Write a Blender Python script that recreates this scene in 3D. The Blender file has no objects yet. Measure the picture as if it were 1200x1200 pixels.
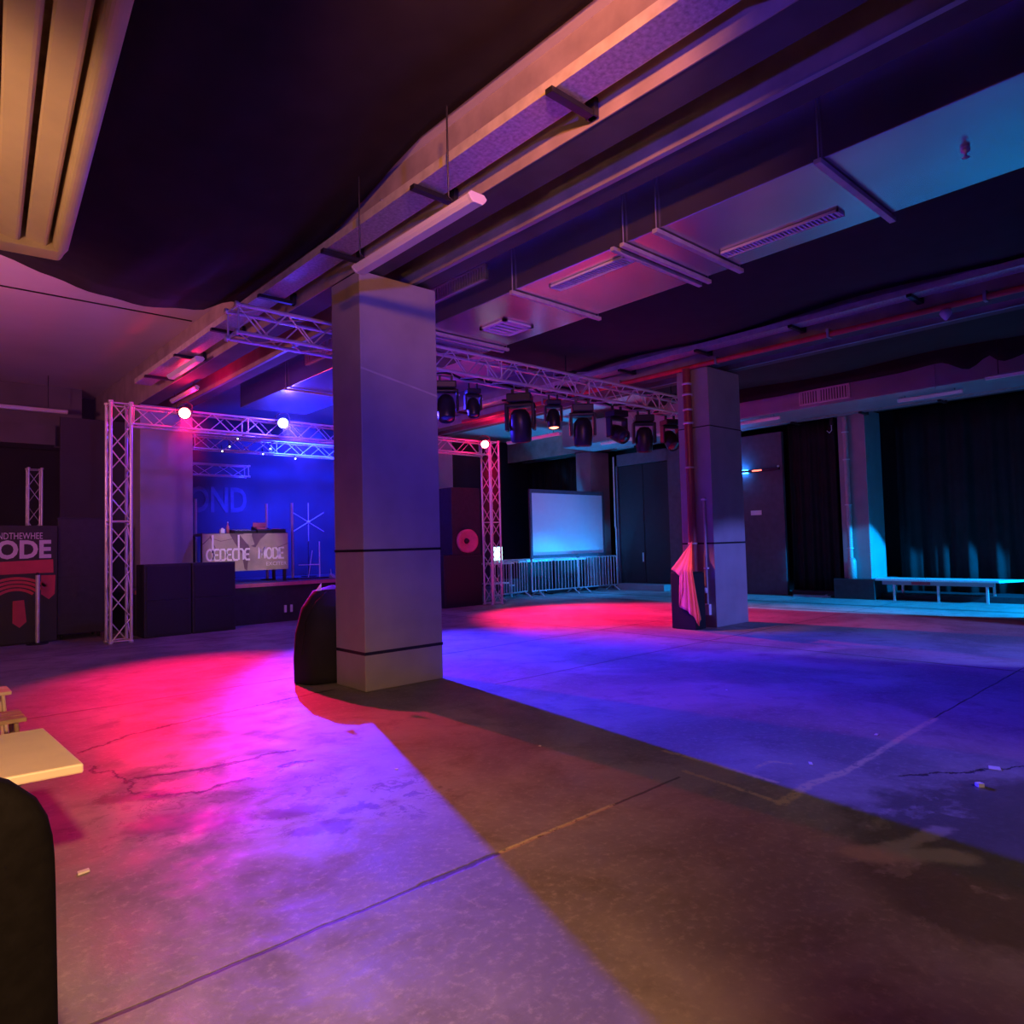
import bpy, bmesh, math, random
from mathutils import Vector, Matrix, Euler
random.seed(7)
scene = bpy.context.scene
COL = scene.collection
PI = math.pi
HAZE = 0.011

# ------------------------------------------------------------------ materials
def mat(name, color, rough=0.6, metal=0.0, var=0.12, scale=6.0, bump=0.0, emit=None, strength=0.0, sheen=0.0, coat=0.0, spec=0.5):
    m = bpy.data.materials.new(name); m.use_nodes = True
    nt = m.node_tree; N = nt.nodes; L = nt.links
    b = N.get('Principled BSDF')
    b.inputs['Roughness'].default_value = rough
    b.inputs['Metallic'].default_value = metal
    b.inputs['Specular IOR Level'].default_value = spec
    if sheen: b.inputs['Sheen Weight'].default_value = sheen
    if coat: b.inputs['Coat Weight'].default_value = coat
    tc = N.new('ShaderNodeTexCoord')
    nz = N.new('ShaderNodeTexNoise'); nz.inputs['Scale'].default_value = scale; nz.inputs['Detail'].default_value = 5
    L.new(tc.outputs['Object'], nz.inputs['Vector'])
    cr = N.new('ShaderNodeValToRGB')
    c = Vector(color)
    lo = [max(0, x * (1 - var)) for x in c]; hi = [min(1, x * (1 + var)) for x in c]
    cr.color_ramp.elements[0].color = (*lo, 1); cr.color_ramp.elements[1].color = (*hi, 1)
    cr.color_ramp.elements[0].position = 0.3; cr.color_ramp.elements[1].position = 0.7
    L.new(nz.outputs['Fac'], cr.inputs['Fac']); L.new(cr.outputs['Color'], b.inputs['Base Color'])
    if bump:
        bp = N.new('ShaderNodeBump'); bp.inputs['Strength'].default_value = bump; bp.inputs['Distance'].default_value = 0.02
        L.new(nz.outputs['Fac'], bp.inputs['Height']); L.new(bp.outputs['Normal'], b.inputs['Normal'])
    if emit:
        b.inputs['Emission Color'].default_value = (*emit, 1)
        b.inputs['Emission Strength'].default_value = strength
    return m

M = {}
M['pillar'] = mat('painted_pillar', (0.36, 0.35, 0.36), 0.65, var=0.10, scale=2.2, bump=0.15)
M['tape'] = mat('black_tape', (0.012, 0.012, 0.014), 0.5)
M['paleline'] = mat('pale_seam', (0.5, 0.5, 0.5), 0.5)
M['ceil_white'] = mat('white_ceiling', (0.62, 0.58, 0.58), 0.8, var=0.06, scale=0.7)
M['black_wall'] = mat('black_wall', (0.018, 0.018, 0.022), 0.75, var=0.3, scale=1.5)
M['grey_wall'] = mat('grey_wall', (0.16, 0.15, 0.17), 0.8, var=0.15, scale=1.5)
M['stage_wall'] = mat('stage_backdrop', (0.06, 0.055, 0.07), 0.8, var=0.2, scale=1.0)
M['backdrop_letter'] = mat('backdrop_letter', (0.13, 0.11, 0.14), 0.8, var=0.2)
M['fabric'] = mat('black_fabric', (0.009, 0.009, 0.011), 0.85, var=0.4, scale=3, bump=0.3)
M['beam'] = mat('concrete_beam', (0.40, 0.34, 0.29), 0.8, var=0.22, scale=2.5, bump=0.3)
M['beam_shade'] = mat('shaded_soffit', (0.085, 0.08, 0.08), 0.8, var=0.2, scale=2.5)  # shade under and between the ribs put into a darker concrete tone
M['galv'] = mat('galvanised_duct', (0.62, 0.60, 0.62), 0.27, 0.93, var=0.10, scale=1.3, bump=0.04)
M['galv_dull'] = mat('dull_galvanised', (0.38, 0.38, 0.40), 0.55, 0.5, var=0.12, scale=1.3)
M['steel'] = mat('aluminium_tube', (0.80, 0.78, 0.80), 0.32, 0.45, var=0.05)
M['steel_b'] = mat('barrier_steel', (0.72, 0.74, 0.76), 0.42, 0.6, var=0.08)
M['strut'] = mat('strut_channel', (0.60, 0.57, 0.48), 0.5, 0.2, var=0.15, scale=8)
M['ventwhite'] = mat('white_vent', (0.78, 0.74, 0.74), 0.5, var=0.05)
M['ventdark'] = mat('vent_gap', (0.10, 0.09, 0.09), 0.7)
M['tray'] = mat('perforated_tray', (0.45, 0.44, 0.48), 0.45, 0.6, var=0.3, scale=30)
M['cable'] = mat('black_cable', (0.02, 0.02, 0.02), 0.5)
M['diffuser'] = mat('white_diffuser', (0.82, 0.80, 0.80), 0.35, var=0.02)
M['black_plastic'] = mat('black_plastic', (0.016, 0.016, 0.018), 0.38, var=0.2)
M['black_box'] = mat('black_cabinet', (0.028, 0.027, 0.034), 0.6, var=0.25, scale=10, bump=0.1)
M['grille_blk'] = mat('speaker_grille', (0.022, 0.022, 0.028), 0.5, 0.2, var=0.5, scale=120)
M['cone'] = mat('speaker_cone', (0.66, 0.16, 0.24), 0.6)  # pinkish red, with the red light on the speaker put into the colour
M['deck'] = mat('deck_top', (0.10, 0.09, 0.10), 0.5, var=0.3, scale=4)
M['screen'] = mat('screen_cloth', (0.72, 0.74, 0.76), 0.75, var=0.02)
M['wood'] = mat('worn_wood', (0.45, 0.33, 0.2), 0.6, var=0.3, scale=12)
M['cream'] = mat('cream_tabletop', (0.86, 0.78, 0.58), 0.45, var=0.05, scale=5)
M['leather'] = mat('black_leather', (0.0025, 0.0025, 0.003), 0.75, var=0.3, scale=30, bump=0.1, spec=0.08)
M['beige'] = mat('beige_plastic', (0.66, 0.52, 0.38), 0.45, var=0.10, scale=3)
M['red_pipe'] = mat('red_lit_pipe', (0.30, 0.06, 0.07), 0.35, 0.1, var=0.15)  # red light falling on the drain pipe put into its colour
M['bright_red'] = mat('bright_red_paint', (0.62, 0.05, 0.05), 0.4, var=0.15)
M['pale_pipe'] = mat('pale_pipe', (0.52, 0.44, 0.45), 0.38, 0.1, var=0.1)
M['pink'] = mat('pink_cloth', (0.90, 0.24, 0.32), 0.75, var=0.10, scale=4, sheen=0.3)
M['orange'] = mat('orange_cloth', (0.75, 0.25, 0.08), 0.75, var=0.10, scale=4)
M['white'] = mat('white_paint', (0.85, 0.85, 0.85), 0.5, var=0.03)
M['sign_bg'] = mat('sign_background', (0.44, 0.37, 0.25), 0.6, var=0.25, scale=2.5)
M['sign_leaf'] = mat('sign_leaf', (0.16, 0.09, 0.11), 0.6, var=0.2)
M['sign_leaf2'] = mat('sign_leaf_pale', (0.48, 0.41, 0.28), 0.6, var=0.15)
M['sign_txt'] = mat('sign_lettering', (0.95, 0.86, 0.84), 0.5, var=0.02)
M['post_blk'] = mat('poster_black', (0.025, 0.022, 0.024), 0.55)
M['post_red'] = mat('poster_red', (0.62, 0.05, 0.08), 0.55, var=0.08)
M['post_txt'] = mat('poster_lettering', (0.72, 0.66, 0.70), 0.55, var=0.03)
M['paper'] = mat('paper_scrap', (0.85, 0.84, 0.82), 0.7, var=0.05)
M['door_blk'] = mat('black_door', (0.02, 0.02, 0.024), 0.55)
M['panel_pur'] = mat('painted_panel', (0.10, 0.09, 0.12), 0.7, var=0.15)
M['tabletop_b'] = mat('pale_laminate', (0.62, 0.66, 0.68), 0.35, var=0.05)
M['lens_dark'] = mat('dark_lens', (0.03, 0.03, 0.05), 0.1, coat=1.0)
M['lens_red'] = mat('red_lens', (0.3, 0.05, 0.05), 0.3, emit=(1.0, 0.16, 0.16), strength=26)
M['lens_red_lo'] = mat('red_led', (0.3, 0.05, 0.05), 0.3, emit=(1.0, 0.20, 0.12), strength=6)
M['lens_blue'] = mat('blue_lens', (0.05, 0.05, 0.3), 0.3, emit=(0.2, 0.3, 1.0), strength=30)
M['lens_white'] = mat('bright_glint', (0.8, 0.8, 0.9), 0.3, emit=(0.75, 0.8, 1.0), strength=4)  # glow stands in for reflections glinting off the lenses
M['led_cyan'] = mat('cyan_led', (0.1, 0.4, 0.8), 0.3, emit=(0.02, 0.25, 1.0), strength=40)
M['led_red'] = mat('red_led_bar', (0.5, 0.1, 0.1), 0.3, emit=(1.0, 0.12, 0.08), strength=5)
M['laptop'] = mat('lit_display', (0.6, 0.8, 0.9), 0.3, emit=(0.45, 0.95, 1.0), strength=5)

# ---- floor: worn concrete with joints, cracks and stains
def floor_material():
    m = bpy.data.materials.new('worn_concrete'); m.use_nodes = True
    nt = m.node_tree; N = nt.nodes; L = nt.links
    b = N.get('Principled BSDF')
    tc = N.new('ShaderNodeTexCoord')
    def noise(scale, detail=6, rough=0.6, dist=0.0):
        n = N.new('ShaderNodeTexNoise'); n.inputs['Scale'].default_value = scale
        n.inputs['Detail'].default_value = detail; n.inputs['Roughness'].default_value = rough
        n.inputs['Distortion'].default_value = dist
        L.new(tc.outputs['Object'], n.inputs['Vector']); return n.outputs['Fac']
    def math_(op, a, c=None, clamp=False):
        n = N.new('ShaderNodeMath'); n.operation = op; n.use_clamp = clamp
        for i, v in enumerate((a, c)):
            if v is None: continue
            if isinstance(v, (int, float)): n.inputs[i].default_value = v
            else: L.new(v, n.inputs[i])
        return n.outputs[0]
    def step(v, a, c):
        n = N.new('ShaderNodeMapRange'); n.interpolation_type = 'SMOOTHSTEP'
        n.inputs[1].default_value = a; n.inputs[2].default_value = c
        L.new(v, n.inputs[0]); return n.outputs[0]
    def mix(f, a, c):
        n = N.new('ShaderNodeMix'); n.data_type = 'RGBA'
        L.new(f, n.inputs[0])
        for i, v in ((6, a), (7, c)):
            if isinstance(v, tuple): n.inputs[i].default_value = (*v, 1)
            else: L.new(v, n.inputs[i])
        return n.outputs[2]
    sx = N.new('ShaderNodeSeparateXYZ'); L.new(tc.outputs['Object'], sx.inputs[0])
    X, Y = sx.outputs[0], sx.outputs[1]
    big = noise(0.55, 7, 0.62, 0.6); mid = noise(2.3, 8, 0.65, 0.3); fine = noise(22, 6, 0.7)
    wob = math_('MULTIPLY', math_('SUBTRACT', noise(3.0, 4), 0.5), 0.16)
    wob2 = math_('MULTIPLY', math_('SUBTRACT', noise(1.1, 6, 0.7), 0.5), 1.1)
    col = mix(step(big, 0.38, 0.64), (0.19, 0.185, 0.18), (0.33, 0.32, 0.31))
    col = mix(math_('MULTIPLY', step(mid, 0.50, 0.70), 0.5), col, (0.12, 0.115, 0.11))
    col = mix(math_('MULTIPLY', step(fine, 0.52, 0.70), 0.45), col, (0.42, 0.40, 0.38))
    def line(axis, pos, w, lo=None, hi=None, wobble=wob, k=1.0):
        a, o = (X, Y) if axis == 'x' else (Y, X)
        d = math_('ABSOLUTE', math_('ADD', math_('SUBTRACT', a, pos), wobble))
        f = math_('SUBTRACT', 1.0, step(d, w * 0.5, w))
        if lo is not None: f = math_('MULTIPLY', f, math_('GREATER_THAN', o, lo))
        if hi is not None: f = math_('MULTIPLY', f, math_('LESS_THAN', o, hi))
        return f
    small = math_('MULTIPLY', wob, 0.25)
    wx = math_('MULTIPLY', math_('SUBTRACT', noise(4.5, 6, 0.75), 0.5), 0.22)
    wy = math_('MULTIPLY', math_('SUBTRACT', noise(5.3, 6, 0.75), 0.5), 0.22)
    def seg(a, c, w, k=1.0):
        """soft mask of a wobbling line from a to c"""
        dx, dy = c[0]-a[0], c[1]-a[1]; l2 = dx*dx+dy*dy
        ux = math_('ADD', math_('SUBTRACT', X, a[0]), math_('MULTIPLY', wx, k)); uy = math_('ADD', math_('SUBTRACT', Y, a[1]), math_('MULTIPLY', wy, k))
        t = math_('MULTIPLY', math_('ADD', math_('MULTIPLY', ux, dx/l2), math_('MULTIPLY', uy, dy/l2)), 1.0, True)
        qx = math_('SUBTRACT', ux, math_('MULTIPLY', t, dx)); qy = math_('SUBTRACT', uy, math_('MULTIPLY', t, dy))
        d = math_('SQRT', math_('ADD', math_('MULTIPLY', qx, qx), math_('MULTIPLY', qy, qy)))
        return math_('SUBTRACT', 1.0, step(d, w*0.35, w))
    def poly(pts, w, k=1.0):
        f = None
        for a, c in zip(pts, pts[1:]):
            g = seg(a, c, w, k); f = g if f is None else math_('MAXIMUM', f, g)
        return f
    def most(fs):
        f = fs[0]
        for g in fs[1:]: f = math_('MAXIMUM', f, g)
        return f
    # dark blotches where the surface layer has worn off
    worn = most([seg((2.20, 5.79), (2.36, 5.78), 0.14, 1.6), seg((1.75, 4.16), (1.95, 4.10), 0.12, 1.8), seg((1.80, 3.80), (1.98, 3.74), 0.12, 1.8),
                 seg((1.2, 4.5), (1.5, 4.3), 0.22, 2.2), seg((2.1, 3.9), (2.25, 3.85), 0.08, 1.8), seg((1.15, 5.2), (1.4, 5.05), 0.14, 2.2)])
    col = mix(math_('MULTIPLY', worn, 0.72), col, (0.05, 0.048, 0.044))
    flake = math_('MULTIPLY', most([seg((1.5, 5.3), (2.0, 4.6), 0.75, 1.5), seg((1.2, 4.6), (2.4, 3.9), 0.6, 1.5)]), step(noise(5.5, 9, 0.78, 0.8), 0.545, 0.575))
    col = mix(math_('MULTIPLY', flake, 0.62), col, (0.06, 0.056, 0.052))
    # worn coating: bare patches toward the near edge of the floor
    near = math_('SUBTRACT', 1.0, step(math_('ADD', Y, math_('MULTIPLY', wob2, 1.2)), 2.9, 4.4))
    col = mix(math_('MULTIPLY', math_('MULTIPLY', near, step(fine, 0.44, 0.64)), 0.14), col, (0.44, 0.41, 0.36))
    joints = math_('MAXIMUM', line('y', 2.80, 0.014, None, 4.0, small), poly([(1.9, 2.80), (2.36, 2.80)], 0.028, 0.3))
    for f in (line('y', 8.35, 0.03, None, None, small), line('y', 13.2, 0.03, None, None, small), line('y', 2.09, 0.010, 6.6, None, small),
              line('x', 16.4, 0.14, None, None, small), line('x', 15.0, 0.10, None, None, small), line('x', 9.6, 0.03, None, None, small), line('y', 6.1, 0.02, 5.2, None, small)):
        joints = math_('MAXIMUM', joints, f)
    cracks = most([poly([(1.35, 5.55), (1.63, 5.44), (1.91, 5.37), (2.29, 5.42), (2.43, 5.34)], 0.030), poly([(1.71, 4.97), (1.93, 4.93)], 0.022),
                   poly([(2.2, 5.05), (2.40, 5.0)], 0.035), poly([(1.2, 6.6), (1.6, 6.9), (2.4, 7.09), (3.79, 7.3)], 0.022), poly([(1.3, 5.1), (1.6, 4.9), (1.72, 4.98)], 0.02, 1.5),
                   poly([(5.0, 1.75), (5.8, 1.2), (6.4, 0.9)], 0.015), poly([(1.15, 6.1), (1.3, 5.6), (1.25, 5.2)], 0.02, 1.6)])
    col = mix(math_('MULTIPLY', math_('MAXIMUM', math_('MULTIPLY', joints, 0.8), cracks), 0.88), col, (0.018, 0.016, 0.015))
    # sandy filler that spilt out of the joints
    dust = most([poly([(4.41, 3.21), (4.37, 2.68), (4.34, 2.30)], 0.035, 0.35), poly([(4.12, 2.85), (4.07, 2.44), (4.02, 2.1)], 0.030, 0.35),
                 poly([(4.01, 2.09), (4.47, 2.12), (4.80, 2.07)], 0.05, 0.5), poly([(4.76, 2.06), (5.21, 2.06), (6.02, 2.08), (6.74, 2.08)], 0.04, 0.25),
                 poly([(4.51, 2.53), (4.72, 2.52), (4.75, 2.41)], 0.022, 0.6), poly([(2.4, 2.80), (3.3, 2.80)], 0.026, 0.2)])
    dust = math_('MULTIPLY', dust, step(fine, 0.36, 0.50))
    col = mix(math_('MULTIPLY', dust, 0.9), col, (0.60, 0.52, 0.30))
    # dark oily patch and the pale bare tongue running into it
    px = math_('ADD', math_('SUBTRACT', X, 4.3), wob2); py = math_('ADD', math_('SUBTRACT', Y, 0.9), wob2)
    rr = math_('SQRT', math_('ADD', math_('POWER', math_('MULTIPLY', px, 0.75), 2.0), math_('POWER', py, 2.0)))
    patch = math_('MULTIPLY', math_('SUBTRACT', 1.0, step(rr, 0.75, 0.95)), math_('SUBTRACT', 1.0, step(mid, 0.55, 0.62)))
    col = mix(math_('MULTIPLY', patch, 0.7), col, (0.06, 0.055, 0.04))
    tongue = most([seg((3.66, 1.52), (3.95, 1.15), 0.12, 0.8), seg((3.8, 1.42), (4.25, 1.30), 0.08, 0.8)])
    col = mix(math_('MULTIPLY', tongue, 0.8), col, (0.32, 0.29, 0.24))
    L.new(col, b.inputs['Base Color'])
    rg = N.new('ShaderNodeMapRange'); rg.inputs[1].default_value = 0.3; rg.inputs[2].default_value = 0.7
    rg.inputs[3].default_value = 0.42; rg.inputs[4].default_value = 0.72
    L.new(mid, rg.inputs[0]); L.new(rg.outputs[0], b.inputs['Roughness'])
    bp = N.new('ShaderNodeBump'); bp.inputs['Strength'].default_value = 0.35; bp.inputs['Distance'].default_value = 0.02
    h = math_('SUBTRACT', math_('ADD', math_('MULTIPLY', mid, 0.5), math_('MULTIPLY', fine, 0.25)), math_('MAXIMUM', joints, cracks))
    L.new(h, bp.inputs['Height']); L.new(bp.outputs['Normal'], b.inputs['Normal'])
    return m
M['floor'] = floor_material()

# ------------------------------------------------------------------ mesh builder
class MB:
    def __init__(s): s.v = []; s.f = []; s.sm = []
    def add(s, vs, fs, smooth=False):
        k = len(s.v); s.v += [tuple(v) for v in vs]
        for f in fs: s.f.append([i + k for i in f]); s.sm.append(smooth)
        return s
    def box(s, x0, x1, y0, y1, z0, z1, rot=None, piv=None):
        vs = [Vector((x, y, z)) for x in (x0, x1) for y in (y0, y1) for z in (z0, z1)]
        if rot is not None:
            R = Euler(rot).to_matrix(); p = Vector(piv if piv else ((x0+x1)/2, (y0+y1)/2, (z0+z1)/2))
            vs = [R @ (v - p) + p for v in vs]
        return s.add(vs, [(0,1,3,2),(4,6,7,5),(0,4,5,1),(2,3,7,6),(0,2,6,4),(1,5,7,3)])
    def tube(s, pts, r, n=10, caps=True, rs=None):
        pts = [Vector(p) for p in pts]; rings = []
        up = Vector((0, 0, 1))
        for i, p in enumerate(pts):
            a = pts[max(0, i-1)]; c = pts[min(len(pts)-1, i+1)]
            d = (c - a).normalized()
            u = up if abs(d.dot(up)) < 0.95 else Vector((1, 0, 0))
            e1 = d.cross(u).normalized(); e2 = d.cross(e1).normalized()
            rr = rs[i] if rs else r
            rings.append([p + rr*(math.cos(2*PI*k/n)*e1 + math.sin(2*PI*k/n)*e2) for k in range(n)])
        vs = [v for ring in rings for v in ring]; fs = []
        for i in range(len(rings)-1):
            for k in range(n):
                fs.append((i*n+k, i*n+(k+1) % n, (i+1)*n+(k+1) % n, (i+1)*n+k))
        s.add(vs, fs, True)
        if caps:
            s.add(rings[0], [list(range(n))]); s.add(rings[-1], [list(range(n))[::-1]])
        return s
    def lathe(s, prof, c=(0,0,0), ax=(0,0,1), n=24, smooth=True):
        d = Vector(ax).normalized(); u = Vector((0,0,1)) if abs(d.z) < .95 else Vector((1,0,0))
        e1 = d.cross(u).normalized(); e2 = d.cross(e1); c = Vector(c); vs = []; fs = []
        for (r, h) in prof:
            for k in range(n):
                a = 2*PI*k/n; vs.append(c + d*h + r*(math.cos(a)*e1 + math.sin(a)*e2))
        for i in range(len(prof)-1):
            for k in range(n): fs.append((i*n+k, i*n+(k+1) % n, (i+1)*n+(k+1) % n, (i+1)*n+k))
        return s.add(vs, fs, smooth)
    def prism(s, poly, fn, d0, d1):
        """polygon (u, v) extruded from depth d0 to d1; fn(u, v, d) -> point"""
        n = len(poly)
        vs = [fn(u, v, d0) for u, v in poly] + [fn(u, v, d1) for u, v in poly]
        fs = [list(range(n))[::-1], [i + n for i in range(n)]]
        for i in range(n): fs.append((i, (i+1) % n, (i+1) % n + n, i + n))
        return s.add(vs, fs)
    def ribbon(s, pts, w, fn, d0, d1):
        """stroke of width w along pts in (u, v)"""
        P = [Vector(p) for p in pts]; Lf = []; Rt = []
        for i, p in enumerate(P):
            a = P[max(0, i-1)]; c = P[min(len(P)-1, i+1)]
            t = (c - a); t = t.normalized() if t.length > 1e-9 else Vector((1, 0))
            nrm = Vector((-t.y, t.x)); 
            k = 1.0
            if 0 < i < len(P)-1:
                t1 = (p - a).normalized(); k = 1 / max(0.5, abs(nrm.dot(Vector((-t1.y, t1.x)))))
            Lf.append(p + nrm*w/2*k); Rt.append(p - nrm*w/2*k)
        for i in range(len(P)-1):
            s.prism([Lf[i], Lf[i+1], Rt[i+1], Rt[i]], fn, d0, d1)
        return s
    def grid(s, fn, nu, nv, smooth=True):
        vs = [fn(i/nu, j/nv) for i in range(nu+1) for j in range(nv+1)]
        fs = [(i*(nv+1)+j, (i+1)*(nv+1)+j, (i+1)*(nv+1)+j+1, i*(nv+1)+j+1) for i in range(nu) for j in range(nv)]
        return s.add(vs, fs, smooth)
    def build(s, name, m, parent=None, bevel=0.0, solid=0.0, loc=None, seg=2):
        me = bpy.data.meshes.new(name); me.from_pydata(s.v, [], s.f); me.update()
        for p, k in zip(me.polygons, s.sm): p.use_smooth = k
        bm = bmesh.new(); bm.from_mesh(me)
        if bevel:
            bmesh.ops.remove_doubles(bm, verts=bm.verts, dist=1e-5)
            ed = [e for e in bm.edges if len(e.link_faces) == 2 and e.calc_face_angle(0) > 0.5]
            bmesh.ops.bevel(bm, geom=ed, offset=bevel, segments=seg, affect='EDGES', profile=0.5, clamp_overlap=True)
        if not solid: bmesh.ops.recalc_face_normals(bm, faces=bm.faces)
        bm.to_mesh(me); bm.free()
        me.materials.append(M[m] if isinstance(m, str) else m)
        o = bpy.data.objects.new(name, me); COL.objects.link(o)
        if solid:
            md = o.modifiers.new('thickness', 'SOLIDIFY'); md.thickness = solid; md.offset = 0
        if parent is not None: o.parent = parent
        if loc is not None: o.location = loc
        return o

def tag(o, label, cat, group=None, kind=None):
    o['label'] = label; o['category'] = cat
    if group: o['group'] = group
    if kind: o['kind'] = kind
    return o
def thing(name, label, cat, loc=(0,0,0), rz=0.0, group=None, rot=None, kind=None):
    o = bpy.data.objects.new(name, None); COL.objects.link(o)
    o.empty_display_size = 0.1; o.location = loc
    o.rotation_euler = rot if rot else (0, 0, rz)
    return tag(o, label, cat, group, kind)
def dup(o, label, loc=None, rz=None, group=None, rot=None):
    c = o.copy(); COL.objects.link(c); c['label'] = label
    if group: c['group'] = group
    if loc is not None: c.location = loc
    if rz is not None: c.rotation_euler = (0, 0, rz)
    if rot is not None: c.rotation_euler = rot
    for ch in list(o.children):
        k = ch.copy(); COL.objects.link(k); k.parent = c
        for g in list(ch.children):
            h = g.copy(); COL.objects.link(h); h.parent = k
    return c
def B(*a): return MB().box(*a)
def struct(mb, name, m, label, cat, **k):
    o = mb.build(name, m, **k); return tag(o, label, cat, kind='structure')

# ------------------------------------------------------------------ lights
def aim(o, loc, target):
    o.location = loc
    d = Vector(target) - Vector(loc)
    o.rotation_euler = d.to_track_quat('-Z', 'Y').to_euler()
def spot(name, loc, target, energy, color, deg, blend=0.5, radius=0.06):
    l = bpy.data.lights.new(name, 'SPOT'); l.energy = energy; l.color = color
    l.spot_size = math.radians(deg); l.spot_blend = blend; l.shadow_soft_size = radius
    o = bpy.data.objects.new(name, l); COL.objects.link(o); aim(o, loc, target); return o
def point(name, loc, energy, color, radius=0.1):
    l = bpy.data.lights.new(name, 'POINT'); l.energy = energy; l.color = color; l.shadow_soft_size = radius
    o = bpy.data.objects.new(name, l); COL.objects.link(o); o.location = loc; return o

# ================================================================== SETTING
struct(B(-4.2, 20.2, -4.2, 20.6, -0.2, 0), 'floor', 'floor', 'worn grey concrete floor with cracks and filled joints', 'floor')
struct(B(-4.2, 20.2, -4.2, 20.6, 5.6, 5.8), 'ceiling', 'ceil_white', 'pale plastered ceiling slab above the beams', 'ceiling')
struct(B(-4.2, -4.0, -4.2, 20.6, 0, 5.6), 'wall_left', 'grey_wall', 'grey side wall beyond the frame', 'wall')
struct(B(20.0, 20.2, -4.2, 20.6, 0, 5.6), 'wall_right', 'black_wall', 'black side wall behind the curtains', 'wall')
struct(B(-4.2, 20.2, 20.4, 20.6, 0, 5.6), 'wall_back', 'black_wall', 'black end wall behind the stage', 'wall')
struct(B(-4.2, 20.2, -4.2, -4.0, 0, 5.6), 'wall_front', 'grey_wall', 'grey wall behind the viewer', 'wall')
struct(B(18.3, 18.42, 9.1, 12.85, 0, 4.5), 'wall_recess', 'panel_pur', 'dark painted wall section carrying the blue lamp', 'wall')
# bulkhead at the far end of the pale ceiling
struct(MB().box(-4, 3.5, 19.3, 19.8, 4.15, 5.6).box(-4, 2.9, 18.9, 19.3, 4.15, 4.6), 'trim_1', 'grey_wall', 'grey bulkhead across the far end of the pale ceiling', 'bulkhead')
# thin seam line on the ceiling
struct(B(-4, 3.9, 12.44, 12.47, 5.585, 5.6), 'trim_2', 'tape', 'thin dark seam line across the pale ceiling', 'seam')

PX = [(3.96, 5.02), (11.1, 12.2), (18.2, 19.2)]
def pillar(x0, x1, y0, y1, label, bands=(), pale=None):
    t = thing('pillar', label, 'pillar', (x0, y0, 0), kind='structure')
    w, d = x1-x0, y1-y0
    B(0, w, 0, d, 0, 4.75).build('shaft', 'pillar', t, bevel=0.012)
    for z, h in bands:
        e = 0.003
        MB().box(-e, w+e, -e, 0, z, z+h).box(-e, w+e, d, d+e, z, z+h).box(-e, 0, 0, d, z, z+h).box(w, w+e, 0, d, z, z+h).build('tape_band', 'tape', t)
    if pale:
        z0, z1 = pale; e = 0.004
        MB().prism([(0, z0), (w, z1), (w, z1+.022), (0, z0+.022)], lambda u, v, q: (u, q, v), -e, 0).build('pale_wire', 'paleline', t)
    return t
pillar(3.96, 5.02, 6.86, 7.53, 'broad grey pillar in the foreground ringed by two black tape bands', ((0.40, 0.035), (1.55, 0.028)), (3.62, 3.42))
pillar(11.1, 12.2, 6.86, 7.53, 'grey pillar with a red lit pipe and pink cloth on its side', ((1.50, 0.03), (3.65, 0.02)))
pillar(18.2, 19.2, 6.86, 7.53, 'blue-lit pillar standing beside the low bench', ())
pillar(3.96, 5.02, 16.0, 16.67, 'pillar behind the bass speakers at the stage corner', ())
pillar(11.1, 12.2, 16.0, 16.67, 'pillar behind the loudspeaker with the round red lit cone', ())
pillar(18.2, 19.2, 16.0, 16.67, 'blue pillar just behind the projection screen', ())
# black plinth round the third pillar
struct(B(17.95, 19.6, 6.72, 7.7, 0, 0.5), 'trim_3', 'black_box', 'black plinth boxed round the foot of the blue-lit pillar', 'plinth', bevel=0.01)
struct(B(18.35, 20, -4, 9.0, 0, 0.14), 'trim_4', 'black_box', 'low black riser along the foot of the curtains', 'riser', bevel=0.01)

# beams: twin ribs over each pillar row
def beam(x0, label):
    t = thing('beam', label, 'beam', (x0, 0, 0), kind='structure')
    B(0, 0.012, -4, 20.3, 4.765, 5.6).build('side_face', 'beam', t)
    B(0.012, 0.34, -4, 20.3, 4.77, 5.6).build('near_rib', 'beam_shade', t)
    B(0.34, 0.79, -4, 20.3, 5.25, 5.6).build('recess', 'beam_shade', t)
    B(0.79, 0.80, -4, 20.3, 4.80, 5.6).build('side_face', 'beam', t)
    B(0.80, 1.06, -4, 20.3, 4.80, 5.6).build('far_rib', 'beam_shade', t)
    B(0.775, 0.83, -4, 20.3, 4.79, 4.80).build('edge_strip', 'galv_dull', t)
    return t
beam(3.96, 'concrete beam running over the foreground pillar')
beam(11.1, 'concrete beam running over the pillar with the red pipe')
beam(18.2, 'concrete beam running over the pillar by the bench')

# ------------------------------------------------------------------ fabrics
SW_P = [(-3.9, 0.05), (-2.6, 0.12), (-0.6, 0.22), (0.4, 0.26), (0.98, 0.34), (1.49, 0.50), (2.14, 0.62), (2.7, 0.63), (3.2, 0.54), (3.82, 0.30)]
def sag(x):
    for (a, p), (b, q) in zip(SW_P, SW_P[1:]):
        if x <= b:
            t = (x-a)/(b-a); t = t*t*(3-2*t); return p + (q-p)*t
    return SW_P[-1][1]
def f1(u, v):
    x = -3.9 + 7.72 * u; y = -3.9 + 13.95 * v
    g = 0.35 + 0.65*min(1, max(0, (y-4.6)/3.2))
    k = max(0.0, (x-2.8)/1.02)
    edge = 0.0
    if y < 7.0: edge = 0.18*k*min(1, (7.0-y)/1.6)
    return (x, y, min(5.58, 5.55 - sag(x)*g + edge + 0.015*math.sin(9*x+2*y)))
tag(MB().grid(f1, 60, 30).build('ceiling_drape', 'fabric', solid=0.012), 'large black cloth sagging under the ceiling ahead of the pale part', 'drape', kind='thing')
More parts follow.
